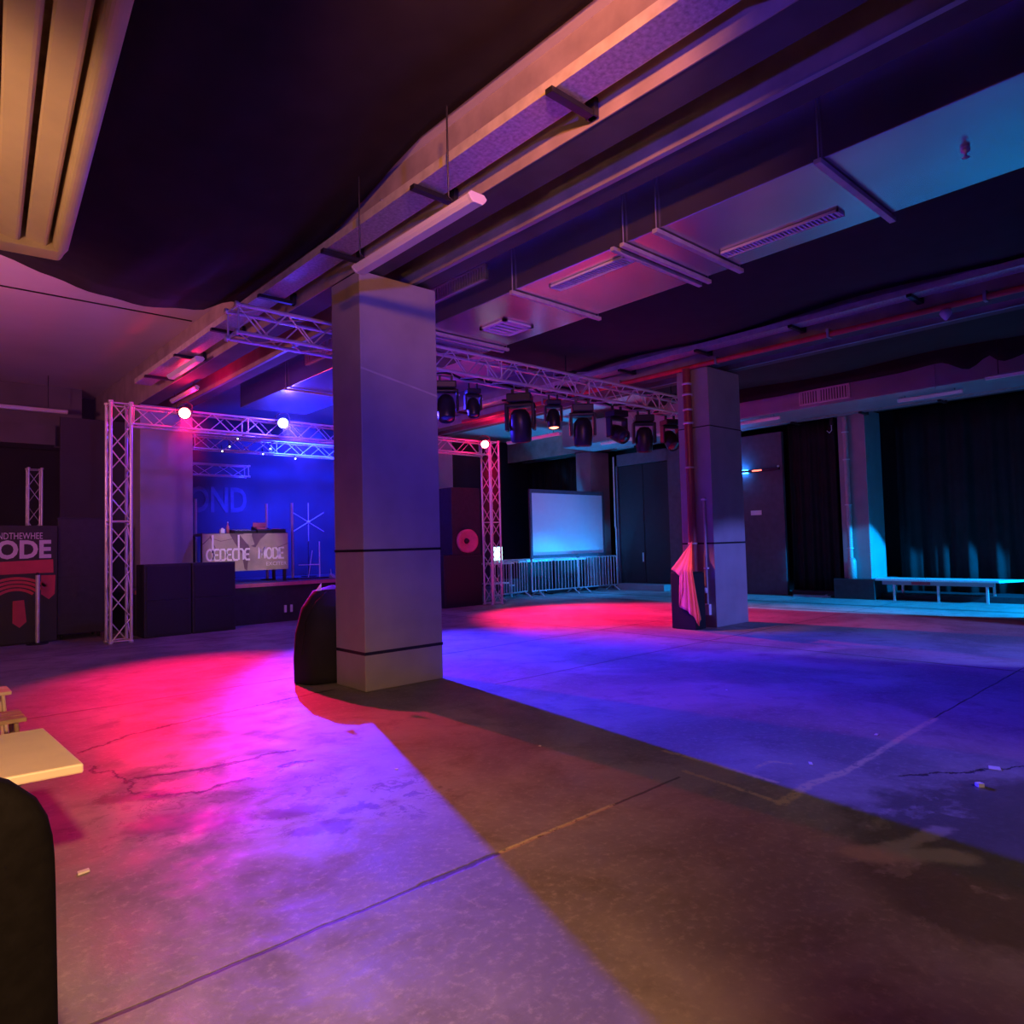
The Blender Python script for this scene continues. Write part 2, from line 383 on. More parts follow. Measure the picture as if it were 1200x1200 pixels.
def f2(u, v):
    x = 7.25 + 3.8 * u; y = -3.9 + 13.6 * v
    return (x, y, 5.22 - 0.22 * math.sin(PI * u) - 0.05 * math.sin(6 * PI * v))
tag(MB().grid(f2, 24, 40).build('ceiling_drape', 'fabric', solid=0.012), 'black ceiling cloth stretched from the wide duct to the red pipe pillar', 'drape')
def f3(u, v):
    x = 12.25 + 3.6 * u; y = -3.9 + 14.2 * v
    return (x, y, 5.28 - 0.16 * math.sin(PI * u) - 0.04 * math.sin(6 * PI * v))
tag(MB().grid(f3, 24, 40).build('ceiling_drape', 'fabric', solid=0.012), 'black ceiling cloth beyond the red pipe pillar reaching the scalloped valance', 'drape')
# scalloped valance
vp = [(-3.9, 5.0), (0.5, 4.95), (1.6, 4.75), (2.6, 5.05), (3.44, 4.86), (3.62, 5.02), (3.98, 4.82), (4.48, 5.05), (5.3, 5.0), (6.2, 4.99), (8.0, 4.98), (10.2, 4.97)]
def lerp_v(y):
    for (a, za), (b, zb) in zip(vp, vp[1:]):
        if a <= y <= b:
            t = (y-a)/(b-a); t = t*t*(3-2*t); return za + (zb-za)*t
    return 5.0
def f4(u, v):
    y = -3.9 + 14.1*u; z0 = lerp_v(y)
    return (15.9 + 0.02*math.sin(40*u), y, z0 + (5.55-z0)*v)
tag(MB().grid(f4, 120, 4).build('valance', 'fabric', solid=0.01), 'black cloth valance with a scalloped lower edge over the far duct', 'valance')

# curtains
def curtain(x, y0, y1, z0, z1, amp, folds, label, seed):
    rnd = random.Random(seed); ph = [rnd.uniform(0, 6) for _ in range(4)]
    def fn(u, v):
        y = y0 + (y1-y0)*u; a = amp*(0.55 + 0.45*(1-v))
        dx = a*(math.sin(2*PI*folds*u+ph[0]) + 0.5*math.sin(2*PI*folds*2.3*u+ph[1]) + 0.35*math.sin(2*PI*folds*0.43*u+ph[2]))
        return (x + dx, y, z0 + (z1-z0)*v)
    return tag(MB().grid(fn, int(folds*14), 8).build('curtain', 'fabric', solid=0.01), label, 'curtain')
curtain(19.45, -3.8, 6.6, 0.14, 4.75, 0.07, 17, 'long black curtain hanging in folds behind the low bench', 3)
curtain(18.62, 7.75, 9.05, 0.14, 4.75, 0.05, 4, 'black curtain between the lamp wall and the blue-lit pillar', 5)
curtain(19.2, 16.8, 20.2, 0.02, 4.75, 0.06, 8, 'black curtain hanging behind the projection screen', 8)

# doorway in the right wall
d = thing('door_1', 'tall black double door between the screen and the lamp wall', 'door', (18.42, 13.93, 0), kind='structure')
B(0, 0.06, -1.0, -0.01, 0.03, 4.1).build('door_leaf', 'door_blk', d, bevel=0.006)
B(0, 0.06, 0.01, 1.0, 0.03, 4.1).build('door_leaf', 'door_blk', d, bevel=0.006)
MB().box(-0.06, 0.1, 1.02, 1.08, 0, 4.5).box(-0.06, 0.1, -1.08, -1.02, 0, 4.5).box(-0.06, 0.1, -1.08, 1.08, 4.12, 4.5).build('frame', 'panel_pur', d)
MB().tube([(-0.10, 1.1, 0.05), (-0.10, 1.1, 2.0), (-0.10, 1.13, 2.1), (-0.10, 1.13, 4.45)], 0.028).build('pale_conduit', 'pale_pipe', d)
MB().box(-0.03, 0, 0.05, 0.09, 0.9, 1.2).build('door_handle', 'steel_b', d)
tag(B(17.95, 18.38, 12.9, 14.75, 0.0, 0.2).build('step', 'galv_dull', bevel=0.01), 'low grey step at the foot of the black door', 'step')

# ================================================================== DUCTS
def vent_face(u0, u1, v0, v1, fn, parent, name='vent_grille', slats=16, split=None, depth=0.03):
    """louvered grille in the plane fn(u, v, d): frame, backing and slats"""
    fr = 0.10*(v1-v0) if (v1-v0) < (u1-u0) else 0.1*(u1-u0)
    m = MB()
    for p in ([(u0, v0), (u1, v0), (u1, v0+fr), (u0, v0+fr)], [(u0, v1-fr), (u1, v1-fr), (u1, v1), (u0, v1)],
              [(u0, v0), (u0+fr, v0), (u0+fr, v1), (u0, v1)], [(u1-fr, v0), (u1, v0), (u1, v1), (u1-fr, v1)]):
        m.prism(p, fn, 0, depth)
    if split is not None:
        us = u0 + (u1-u0)*split; m.prism([(us-fr/2, v0), (us+fr/2, v0), (us+fr/2, v1), (us-fr/2, v1)], fn, 0, depth)
    o = m.build(name, 'ventwhite', parent)
    MB().prism([(u0, v0), (u1, v0), (u1, v1), (u0, v1)], fn, -0.002, 0.004).build('vent_back', 'ventdark', o)
    s_ = MB(); n = slats
    for k in range(n):
        a = u0 + fr + (u1-u0-2*fr)*(k+0.5)/n; h = (u1-u0)/n*0.22
        s_.prism([(a-h, v0+fr), (a+h, v0+fr), (a+h, v1-fr), (a-h, v1-fr)], fn, 0.004, depth*0.8)
    s_.build('slats', 'ventwhite', o)
    return o
dz = 4.70
du = thing('ventilation_duct', 'wide shiny sheet metal duct with slot vents beside the foreground pillar', 'duct', (5.69, 0, dz))
W = 1.50
B(0, W, -3.9, 15.0, 0, 0.72).build('casing', 'galv', du, bevel=0.01)
down = lambda u, v, q: (u, v, -q)
sidef = lambda u, v, q: (-q, u, v)
def floorvent(x0, x1, y0, y1, n):
    return vent_face(y0, y1, x0, x1, lambda u, v, q: (v, u, -q), du, slats=n)
floorvent(0.22, 0.42, 4.62, 5.76, 26); floorvent(0.98, 1.14, 2.66, 3.92, 30); floorvent(0.6, 1.15, 7.0, 7.55, 4); floorvent(0.5, 0.7, -0.8, 0.5, 26)
vent_face(6.66, 7.9, 0.30, 0.50, sidef, du, slats=22, split=0.55)
vent_face(10.6, 11.8, 0.25, 0.55, sidef, du, slats=16, split=0.5)
def brace(y, wide=0.05, n=1, sep=0.09):
    for k in range(n):
        yy = y + k*sep
        b = MB().box(-0.06, W+0.10, yy, yy+wide, -0.055, -0.012).build('strut_channel', 'strut', du, bevel=0.003)
        if k == 0:
            for xr in (-0.03, W+0.06): MB().tube([(xr, yy+wide/2, -0.05), (xr, yy+wide/2, 0.88 if xr < 0 else 0.40)], 0.008, 6).build('hanger_rod', 'galv_dull', b)
brace(6.12); brace(4.40, 0.05, 2, 0.13); brace(3.98, 0.06); brace(2.36, 0.06); brace(8.02, 0.05, 2, 0.12); brace(0.2); brace(10.4); brace(12.6)
sp = MB().lathe([(0.0, 0.0), (0.035, 0.0), (0.035, 0.03), (0.012, 0.04), (0.012, 0.075), (0.03, 0.08), (0.0, 0.085)], (0.75, 1.55, 0), (0, 0, -1), 12).build('sprinkler', 'steel', du)

d2 = thing('ventilation_duct', 'dim grey duct under the scalloped valance with one pink vent', 'duct', (16.0, 0, 4.60))
B(0, 1.5, -3.9, 15.2, 0, 0.72).build('casing', 'galv_dull', d2, bevel=0.01)
vent_face(6.30, 7.46, 0.07, 0.40, sidef, d2, slats=18, split=0.6)
for yy in (2.0, 4.6, 9.2, 12):
    MB().tube([(-0.03, yy, -0.05), (-0.03, yy, 0.95)], 0.008, 6).build('hanger_rod', 'galv_dull', d2)
# duct hugging the back of the first bay, near the stage
# ================================================================== CABLE TRAYS
def cable_tray(x, z, w, label, y0=-3.9, y1=14.5, red=False):
    t = thing('cable_tray', label, 'cable tray', (x, 0, z))
    bed = MB().box(0, w, y0, y1, 0, 0.006); bed.build('bed', 'tray', t)
    MB().box(-0.006, 0, y0, y1, 0, 0.09).build('side_rail', 'strut', t)
    MB().box(w, w+0.006, y0, y1, 0, 0.09).build('side_rail', 'strut', t)
    y = y0 + 0.3
    k = 0
    while y < y1:
        br = MB().box(-0.05, w+0.16, y, y+0.07, -0.05, -0.006).box(w+0.11, w+0.16, y-0.01, y+0.08, -0.05, 0.10).build('bracket', 'black_plastic', t, bevel=0.004)
        y += 1.72; k += 1
    for j in range(3):
        xx = w*(0.25+0.22*j); rnd = random.Random(int(x*10)+j)
        pts = [(xx+rnd.uniform(-.02, .02), y0+(y1-y0)*i/40, 0.022+rnd.uniform(0, .01)) for i in range(41)]
        MB().tube(pts, 0.012, 6).build('cable', 'cable', t)
    return t
cable_tray(3.50, 4.83, 0.28, 'perforated cable tray along the beam over the foreground pillar')
cable_tray(10.62, 4.95, 0.28, 'cable tray along the beam over the red pipe pillar')
cable_tray(17.72, 4.62, 0.24, 'cable tray along the beam by the low bench')
# pipes running along the beams
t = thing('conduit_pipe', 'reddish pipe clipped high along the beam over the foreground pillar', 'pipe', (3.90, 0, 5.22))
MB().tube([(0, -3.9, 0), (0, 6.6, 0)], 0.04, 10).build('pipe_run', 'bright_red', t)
for yy in (0.5, 2.5, 4.6, 6.2): MB().box(-0.045, 0.05, yy, yy+0.04, -0.045, 0.06).build('clip', 'galv_dull', t)
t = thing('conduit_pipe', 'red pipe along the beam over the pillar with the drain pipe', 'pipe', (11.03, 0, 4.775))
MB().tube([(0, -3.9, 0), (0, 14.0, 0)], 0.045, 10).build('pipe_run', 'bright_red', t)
for yy in (0.5, 2.5, 4.6, 6.6, 8.8, 11): MB().box(-0.06, 0.06, yy, yy+0.04, -0.06, 0.08).build('clip', 'galv_dull', t)
MB().lathe([(0.0, 0.0), (0.06, 0.0), (0.08, 0.05), (0.05, 0.10), (0.02, 0.14), (0.0, 0.15)], (0.0, 3.0, -0.05), (0, 0, -1), 14).build('bell', 'ventwhite', t)

# ================================================================== FLUORESCENT FITTINGS
def batten(label, loc, length, rz, w=0.17, group=None, rods=(0.12, 0.88), rodlen=0.9, rodx=0.0):
    t = thing('fluorescent_light', label, 'light fitting', loc, rz)
    prof = [(-w/2, 0.03), (-w/2+0.02, 0.0), (-w/4, -0.025), (w/4, -0.025), (w/2-0.02, 0.0), (w/2, 0.03), (w/2-0.03, 0.06), (-w/2+0.03, 0.06)]
    MB().prism(prof, lambda u, v, q: (u, q, v), 0.03, length-0.03).build('diffuser', 'diffuser', t, bevel=0.004)
    for a, b in ((0, 0.03), (length-0.03, length)):
        MB().prism([(u*1.04, v*1.04) for u, v in prof], lambda u, v, q: (u, q, v), a, b).build('end_cap', 'ventwhite', t, bevel=0.004)
    for r in rods:
        MB().tube([(rodx*0.6, length*r, 0.05), (rodx, length*r, 0.08), (rodx, length*r, rodlen)], 0.008, 6).build('hanging_rod', 'black_plastic', t)
    return t
batten('white fluorescent fitting hung in front of the foreground pillar top', (3.55, 4.24, 4.40), 1.90, 0, 0.19, rodlen=0.85, rodx=-0.125)
batten('pink lit fluorescent fitting hanging behind the moving lights', (13.4, 12.8, 4.5), 2.1, 0, 0.16)
batten('thin fluorescent fitting under the far duct above the long curtain', (16.5, 4.25, 4.5), 1.25, 0, 0.10, rodlen=0.098)
batten('thin fluorescent fitting under the far duct nearest the frame edge', (15.65, 1.9, 4.52), 1.75, 0, 0.10, rodlen=1.0)
batten('blue tinted fluorescent fitting just past the red pipe pillar', (16.2, 8.05, 4.5), 1.35, 0, 0.12, rodlen=0.10)
batten('cyan lit fluorescent fitting far behind the moving lights', (15.9, 11.3, 4.5), 2.2, 0, 0.14, rodlen=0.10)
batten('long dim fluorescent fitting below the bulkhead at the far end', (3.0, 18.1, 4.78), 3.0, PI/2, 0.16, rodlen=0.8)
batten('red lit fluorescent fitting on the beam above the red stage lamp', (3.72, 11.5, 4.68), 1.5, 0, 0.16, rodlen=0.09)
batten('narrow fluorescent fitting over the stage truss near the red lamp', (4.25, 13.3, 4.62), 1.5, 0, 0.1, rodlen=0.16)

# ceiling hung vent unit at the upper corner
au = thing('air_vent', 'beige louvred air vent unit hanging close overhead', 'air vent', (0.735, 4.62, 3.28), -math.radians(5))
L_ = 3.60; Wd = 1.3
MB().box(-Wd, 0, -L_, -L_+0.1, 0, 0.26).box(-Wd, 0, -0.16, 0, 0, 0.26).box(-0.055, 0, -L_+0.1, -0.16, 0, 0.26).box(-Wd, -Wd+0.07, -L_+0.1, -0.14, 0, 0.26).build('frame', 'beige', au, bevel=0.04, seg=4)
B(-Wd+0.02, -0.02, -L_+0.02, -0.02, 0.20, 0.24).build('back_panel', 'wood', au)
for k in range(9):
    xx = -0.125 - k*0.125
    MB().box(xx-0.052, xx+0.052, -L_+0.06, -0.12, 0.03, 0.075, (0, 0.30, 0)).build('louvre', 'beige', au, bevel=0.015)
for yy in (-3.0, -0.9): MB().tube([(-0.6, yy, 0.24), (-0.6, yy, 1.95)], 0.012, 8).build('hanging_rod', 'galv_dull', au)

# ================================================================== TRUSSES
def truss(name, label, loc, rot, length, size, r=0.025, br=0.011, pitch=0.32, m='steel', skip=False):
    t = thing(name, label, 'truss', loc, rot=rot)
    h = size/2
    cor = [(-h, -h), (h, -h), (h, h), (-h, h)]
    for a, b in cor:
        MB().tube([(0, a, b), (length, a, b)], r, 10).build('chord', m, t)
    n = max(2, round(length/pitch)); p = length/n
    for q in range(4):
        a = cor[q]; c = cor[(q+1) % 4]; mb = MB()
        for i in range(n):
            s, e = (a, c) if i % 2 == 0 else (c, a)
            mb.tube([(i*p, *s), ((i+1)*p, *e)], br, 6, False)
        nb = max(1, round(length/2.0))
        for i in range(nb+1):
            xx = min(length-0.02, max(0.02, i*length/nb)); mb.tube([(xx, *a), (xx, *c)], br*1.2, 6, False)
        mb.build('lacing', m, t)
    for xx in (0.0, length):
        for a, b in cor: MB().lathe([(0.0, -0.02), (r*1.5, -0.02), (r*1.5, 0.02), (0.0, 0.02)], (xx, a, b), (1, 0, 0), 10).build('coupler', m, t)
    return t
truss('lighting_truss', 'silver box truss carrying moving lights across the dance floor', (3.2, 8.70, 4.48), (0, 0, 0), 10.9, 0.35, 0.026, 0.011, 0.33)
truss('stage_truss', 'upright silver truss post beside the bass speakers', (3.15, 14.15, 0.02), (0, -PI/2, 0), 4.33, 0.33, 0.028, 0.012, 0.42)
truss('stage_truss', 'upright silver truss post next to the crowd barriers', (12.05, 14.15, 0.02), (0, -PI/2, 0), 4.33, 0.33, 0.028, 0.012, 0.42)
truss('stage_truss', 'horizontal silver truss over the stage front holding the colour lamps', (3.34, 14.15, 4.14), (0, 0, 0), 8.5, 0.33, 0.024, 0.011, 0.36)
truss('hanging_truss', 'dim truss hung across the stage above the sound desk', (5.15, 16.5, 4.1), (0, 0, 0), 5.8, 0.30, 0.02, 0.010, 0.36)
truss('hanging_truss', 'dim lower truss hung near the pillar behind the bass speakers', (5.05, 17.1, 3.55), (0, 0, 0), 1.6, 0.26, 0.016, 0.008, 0.36)
truss('side_truss', 'dim truss post far back above the black poster', (2.38, 18.0, 0.02), (0, -PI/2, 0), 3.46, 0.24, 0.022, 0.008, 0.4)
# truss hangers
for xx, lab in ((5.3, 'steel hanger holding the light truss near the duct'), (9.3, 'steel hanger holding the light truss mid span'), (12.6, 'steel hanger holding the light truss near the red pipe pillar')):
    t = thing('truss_hanger', lab, 'hanger', (xx, 8.70, 4.685))
    MB().tube([(0, 0, 0), (0, 0, 0.88 if xx < 7.2 else 0.40)], 0.012, 6).build('rod', 'black_plastic', t)
    B(-0.06, 0.06, -0.22, 0.22, 0, 0.04).build('bracket', 'black_plastic', t, bevel=0.005)

# ================================================================== STAGE LIGHTS
def par_lamp(label, loc, target, lens):
    t = thing('stage_lamp', label, 'stage lamp', loc)
    d_ = (Vector(target)-Vector(loc)).normalized()
    m = MB().lathe([(0.0, -0.26), (0.07, -0.26), (0.09, -0.2), (0.105, -0.02), (0.12, 0.0), (0.12, 0.03), (0.105, 0.03), (0.10, 0.0)], (0, 0, 0), d_, 24)
    m.build('can', 'black_plastic', t)
    MB().lathe([(0.10, 0.005), (0.07, 0.016), (0.0, 0.022)], (0, 0, 0), d_, 24).build('lens', lens, t)
    s_ = d_.cross(Vector((0, 0, 1))).normalized(); b = -d_*0.12
    pts = [b + s_*0.13, b + s_*0.135 + Vector((0, 0, 0.14)), b + s_*0.06 + Vector((0, 0, 0.2)), b - s_*0.06 + Vector((0, 0, 0.2)), b - s_*0.135 + Vector((0, 0, 0.14)), b - s_*0.13]
    MB().tube(pts, 0.012, 6).build('yoke', 'black_plastic', t)
    return t
RED1 = (4.17, 13.75, 4.22); BLUE1 = (6.10, 13.75, 4.22); RED2 = (11.55, 13.75, 4.20)
CAM = Vector((0, 0, 1.6))
par_lamp('glowing red stage lamp on the truss above the bass speakers', RED1, (1.5, 4, 1.2), 'lens_red')
par_lamp('glowing blue stage lamp on the truss above the sound desk', BLUE1, (1.5, 2, 1.2), 'lens_blue')
par_lamp('glowing red stage lamp on the truss by the barrier end post', RED2, (6, 6.0, 1.0), 'lens_red')

def moving_head(label, loc, rz, tilt, big=1.0, lens='lens_dark'):
    t = thing('moving_spotlight', label, 'stage light', loc, rz)
    s = big
    B(-0.17*s, 0.17*s, -0.15*s, 0.15*s, -0.12*s, 0).build('base', 'black_plastic', t, bevel=0.02)
    MB().box(-0.12*s, -0.08*s, -0.02, 0.02, 0, 0.10).box(0.08*s, 0.12*s, -0.02, 0.02, 0, 0.10).build('clamp', 'black_plastic', t, bevel=0.004)
    y = t
    MB().box(-0.21*s, 0.21*s, -0.07*s, 0.07*s, -0.18*s, -0.125*s).box(-0.21*s, -0.165*s, -0.08*s, 0.08*s, -0.50*s, -0.13*s).box(0.165*s, 0.21*s, -0.08*s, 0.08*s, -0.50*s, -0.13*s).build('yoke', 'black_plastic', t, bevel=0.02)
    d_ = Vector((0, -math.sin(tilt), -math.cos(tilt)))
    c = Vector((0, 0, -0.42*s))
    h = MB().lathe([(0.0, -0.22*s), (0.08*s, -0.21*s), (0.13*s, -0.15*s), (0.155*s, -0.02*s), (0.15*s, 0.12*s), (0.14*s, 0.22*s), (0.125*s, 0.24*s), (0.115*s, 0.21*s)], c, d_, 24)
    ho = h.build('lamp_head', 'black_plastic', t)
    MB().lathe([(0.12*s, 0.212*s), (0.08*s, 0.235*s), (0.0, 0.245*s)], c, d_, 24).build('lens', lens, ho)
    g = MB().lathe([(0.0, 0.0), (0.018, 0.004), (0.018, 0.012), (0.0, 0.016)], (0.21*s, -0.02, -0.22*s), (1, -0.4, 0.1), 10)
    g.build('indicator', 'white', t)
    return t
TZ = 4.17
moving_head('black moving light hung beside the foreground pillar', (6.53, 8.70, TZ), -0.6, 0.3, 0.95)
moving_head('small black moving light between the pillar and the largest moving light', (7.20, 8.85, TZ), -0.4, 0.2, 0.7)
moving_head('largest black moving light tilted down over the red lamp', (8.12, 8.70, TZ), -0.9, -0.25, 1.25)
moving_head('small moving light with a glowing orange lens', (8.94, 8.70, TZ), -0.6, 0.15, 0.78, 'lens_red_lo')
moving_head('black moving light with a pale side knob beside the orange lensed one', (9.72, 8.70, TZ), -0.75, -0.1, 1.18)
moving_head('black moving light tipped sideways above the projection screen', (10.73, 8.70, TZ), -0.2, 1.1, 1.05)
mh = moving_head('black moving light beside a loop of cable', (11.60, 8.70, TZ), -0.75, -0.15, 1.15)
moving_head('black moving light last on the truss before the red pipe pillar', (12.52, 8.70, TZ), -0.4, 0.7, 1.0)
pts = []
for i in range(17):
    a = -0.6 + i/16*(1.5*PI); pts.append((-0.38+0.20*math.cos(a), 0.05, -0.12+0.22*math.sin(a)))
MB().tube(pts, 0.012, 6).build('cable_loop', 'pale_pipe', mh)
cb = MB().tube([(6.0+0.18*i, 8.80+0.03*math.sin(i*1.3), 4.36-0.05*abs(math.sin(i*0.9))) for i in range(36)], 0.02, 6)
tag(cb.build('power_cable', 'cable'), 'black power cable tied along the light truss', 'cable')

# small pin spots on the rear truss
pin0 = thing('pin_spot', 'tiny pin spot leftmost on the rear truss', 'spotlight', (5.78, 16.35, 3.92))
MB().lathe([(0.0, -0.12), (0.03, -0.12), (0.035, 0.0), (0.035, 0.03), (0.0, 0.03)], (0, 0, 0), (-0.3, -0.8, -0.3), 12).build('body', 'black_plastic', pin0)
MB().lathe([(0.020, 0.032), (0.0, 0.036)], (0, 0, 0), (-0.3, -0.8, -0.3), 12).build('lens', 'lens_white', pin0)
MB().tube([(0, 0, 0.02), (0, 0.06, 0.14)], 0.01, 6).build('clamp', 'black_plastic', pin0)
for (x, z, lab) in ((5.95, 4.04, 'tiny pin spot second along the rear truss, set higher'), (6.14, 4.24, 'tiny pin spot at the top of the rear truss'), (6.74, 3.92, 'tiny pin spot in the middle of the rear truss'),
                    (6.92, 4.06, 'tiny upper pin spot just under the blue lamp'), (7.56, 3.86, 'tiny pin spot nearest the foreground pillar on the rear truss'), (10.6, 3.9, 'tiny pin spot on the rear truss seen past the foreground pillar')):
    dup(pin0, lab, (x, 16.35, z))

# ================================================================== STAGE
st = thing('stage_deck', 'black stage platform with a pink lit edge under the sound desk', 'stage', (3.6, 14.95, 0))
B(0, 6.75, 0, 3.2, 0.80, 0.88).build('deck_top', 'deck', st, bevel=0.008)
B(0.02, 6.73, 0.03, 0.07, 0, 0.80).build('front_skirt', 'black_box', st)
B(0.02, 0.06, 0.07, 3.18, 0, 0.80).build('side_skirt', 'black_box', st)
B(6.69, 6.73, 0.07, 3.18, 0, 0.80).build('side_skirt', 'black_box', st)
B(0, 6.75, -0.012, 0, 0.80, 0.88).build('edge_strip', 'cone', st)  # pink strip added to stand for light catching the deck edge
for xx in (3.02, 3.16): B(xx, xx+0.055, 0.0, 0.03, 0.20, 0.36).build('power_socket', 'ventwhite', st, bevel=0.006)
# backdrop
bd = thing('stage_backdrop', 'dark stage backdrop with dim block letters OND', 'backdrop', (2.9, 18.3, 0))
B(0, 9.6, 0, 0.08, 0, 4.72).build('cloth_panel', 'stage_wall', bd)

def text_mesh(txt, name, m, parent, loc, size, sx=1.0, depth=0.006, rot=(PI/2, 0, 0), bold=0.0):
    cu = bpy.data.curves.new(name, 'FONT'); cu.body = txt; cu.size = size; cu.extrude = depth; cu.offset = bold; cu.resolution_u = 3
    tmp = bpy.data.objects.new('tmp', cu); COL.objects.link(tmp)
    dg = bpy.context.evaluated_depsgraph_get(); dg.update()
    me = bpy.data.meshes.new_from_object(tmp.evaluated_get(dg), depsgraph=dg)
    bpy.data.objects.remove(tmp); bpy.data.curves.remove(cu)
    me.name = name; me.transform(Matrix.Diagonal((sx, 1, 1, 1)))
    me.materials.clear(); me.materials.append(M[m])
    o = bpy.data.objects.new(name, me); COL.objects.link(o); o.parent = parent; o.location = loc; o.rotation_euler = rot
    return o
text_mesh('OND', 'lettering', 'backdrop_letter', bd, (2.72, -0.01, 2.62), 0.90, 0.70, 0.006, bold=0.02)

# bass speakers
def subwoofer(label, loc, w=0.84, h=1.38, dp=0.57):
    t = thing('bass_speaker', label, 'loudspeaker', loc)
    B(0, w, 0, dp, 0, h).build('cabinet', 'black_box', t, bevel=0.015)
    for z0, z1 in ((0.04, h/2-0.01), (h/2+0.01, h-0.04)):
        B(0.04, w-0.04, -0.018, 0.0, z0, z1).build('grille', 'grille_blk', t, bevel=0.008)
    B(0.30, 0.54, -0.006, 0.0, h/2-0.012, h/2+0.012).build('badge', 'black_plastic', t)
    return t
subwoofer('tall black bass speaker next to the truss post', (3.62, 14.35, 0))
subwoofer('tall black bass speaker in front of the sound desk', (4.48, 14.35, 0))

# sound desk with printed front
bt = thing('sound_desk', 'sound desk behind a band banner on the stage', 'desk', (5.02, 15.5, 0.88))
B(0, 1.95, 0, 0.75, 1.06, 1.11).build('desk_top', 'black_box', bt, bevel=0.006)
for xx in (0.03, 1.86):
    for yy in (0.06, 0.66): B(xx, xx+0.06, yy, yy+0.06, 0, 1.06).build('leg', 'black_plastic', bt)
bn = B(0.02, 1.93, -0.03, -0.015, 0.27, 1.10).build('banner', 'sign_bg', bt)
ff = lambda u, v, q: (0.02+u*1.91, -0.03-q, 0.27+v*0.83)
MB().prism([(0.30, 1.0), (0.46, 1.0), (0.53, 0.62), (0.50, 0.0), (0.47, 0.05), (0.44, 0.45), (0.36, 0.75)], ff, 0, 0.002).prism([(0.56, 1.0), (0.74, 1.0), (0.66, 0.84), (0.60, 0.62), (0.545, 0.66)], ff, 0, 0.002).build('leaf_print', 'sign_leaf', bn)
MB().prism([(0.41, 0.98), (0.55, 0.98), (0.59, 0.70), (0.545, 0.66), (0.50, 0.72)], ff, 0.002, 0.003).build('pale_leaf_print', 'sign_leaf2', bn)
MB().ribbon([(0.0, 0.72), (0.08, 0.9), (0.2, 0.80), (0.33, 0.86)], 0.012, ff, 0.001, 0.003).ribbon([(0.08, 0.95), (0.15, 0.55)], 0.01, ff, 0.001, 0.003).ribbon([(0.86, 0.6), (1.0, 0.72)], 0.012, ff, 0.001, 0.003).build('vein_print', 'sign_leaf', bn)
# hand-drawn lettering, strokes in letter units
def arc(cx, cy, rx, ry, a0, a1, n=14):
    return [(cx+rx*math.cos(math.radians(a0+(a1-a0)*i/n)), cy+ry*math.sin(math.radians(a0+(a1-a0)*i/n))) for i in range(n+1)]
G = {
 'd': (0.95, [arc(0.46, 0.5, 0.42, 0.5, 25, 335), [(0.86, 0.0), (0.86, 2.35)]]),
 'e': (0.86, [[(0.78, 0.0), (0.25, 0.0), (0.06, 0.2), (0.06, 0.8), (0.25, 1.0), (0.78, 1.0)], [(0.06, 0.5), (0.66, 0.5)]]),
 'p': (0.90, [[(0.08, -0.7), (0.08, 1.0)], [(0.08, 1.0), (0.6, 1.0), (0.8, 0.8), (0.8, 0.2), (0.6, 0.0), (0.08, 0.0)]]),
 'c': (0.84, [[(0.78, 0.0), (0.25, 0.0), (0.06, 0.2), (0.06, 0.8), (0.25, 1.0), (0.78, 1.0)]]),
 'h': (0.86, [[(0.04, 0.0), (0.04, 2.35)], [(0.04, 1.0), (0.5, 1.0), (0.70, 0.8), (0.70, 0.0)]]),
 'M': (1.10, [[(0.06, 0.0), (0.14, 1.05), (0.5, 0.25), (0.86, 1.05), (0.96, 0.0)]]),
 'O': (1.0, [arc(0.48, 0.5, 0.42, 0.5, 0, 360, 20)]),
 'D': (0.98, [[(0.08, 0.0), (0.08, 1.0), (0.55, 1.0), (0.84, 0.72), (0.84, 0.28), (0.55, 0.0), (0.08, 0.0)]]),
 'E': (0.86, [[(0.78, 0.0), (0.08, 0.0), (0.08, 1.0), (0.78, 1.0)], [(0.08, 0.5), (0.68, 0.5)]]),
}
def write(word, u0, v0, h, wscale, stroke, name, m, parent, fn, d0, d1):
    mb = MB(); u = u0
    for ch in word:
        if ch == ' ': u += 0.7*h*wscale; continue
        adv, st_ = G[ch]
        for s_ in st_: mb.ribbon([(u+p[0]*h*wscale, v0+p[1]*h) for p in s_], stroke, fn, d0, d1)
        u += adv*h*wscale
    return mb.build(name, m, parent)
fs = lambda u, v, q: (u, -0.031-q, v)
write('depeche', 0.10, 0.52, 0.235, 0.66, 0.040, 'lettering', 'sign_txt', bn, fs, 0.002, 0.007)
write('MODE', 1.23, 0.53, 0.235, 0.66, 0.040, 'lettering', 'sign_txt', bn, fs, 0.002, 0.007)
text_mesh('EXCITER', 'small_lettering', 'sign_txt', bn, (1.40, -0.036, 0.37), 0.115, 1.1, 0.002)
# desk gear
t = thing('mixer', 'black mixing console in the middle of the sound desk', 'mixer', (5.78, 15.6, 1.99))
MB().prism([(0, 0), (0.42, 0), (0.42, 0.10), (0, 0.05)], lambda u, v, q: (q, u, v), 0, 0.48).build('body', 'black_plastic', t, bevel=0.004)
for i in range(4):
    for j in range(3): MB().lathe([(0.014, 0), (0.012, 0.022), (0.0, 0.022)], (0.08+0.1*i, 0.1+0.1*j, 0.05+0.01*j), (0, 0, 1), 8).build('knob', 'ventwhite', t)
t = thing('media_player', 'tilted disc player with a pinkish top on the sound desk', 'player', (6.30, 15.6, 1.99))
MB().prism([(0, 0), (0.40, 0), (0.40, 0.16), (0, 0.07)], lambda u, v, q: (q, u, v), 0, 0.34).build('body', 'black_plastic', t, bevel=0.004)
MB().lathe([(0.12, 0), (0.12, 0.012), (0.0, 0.012)], (0.17, 0.2, 0.115), (0, -0.22, 1), 20).build('jog_wheel', 'cone', t)
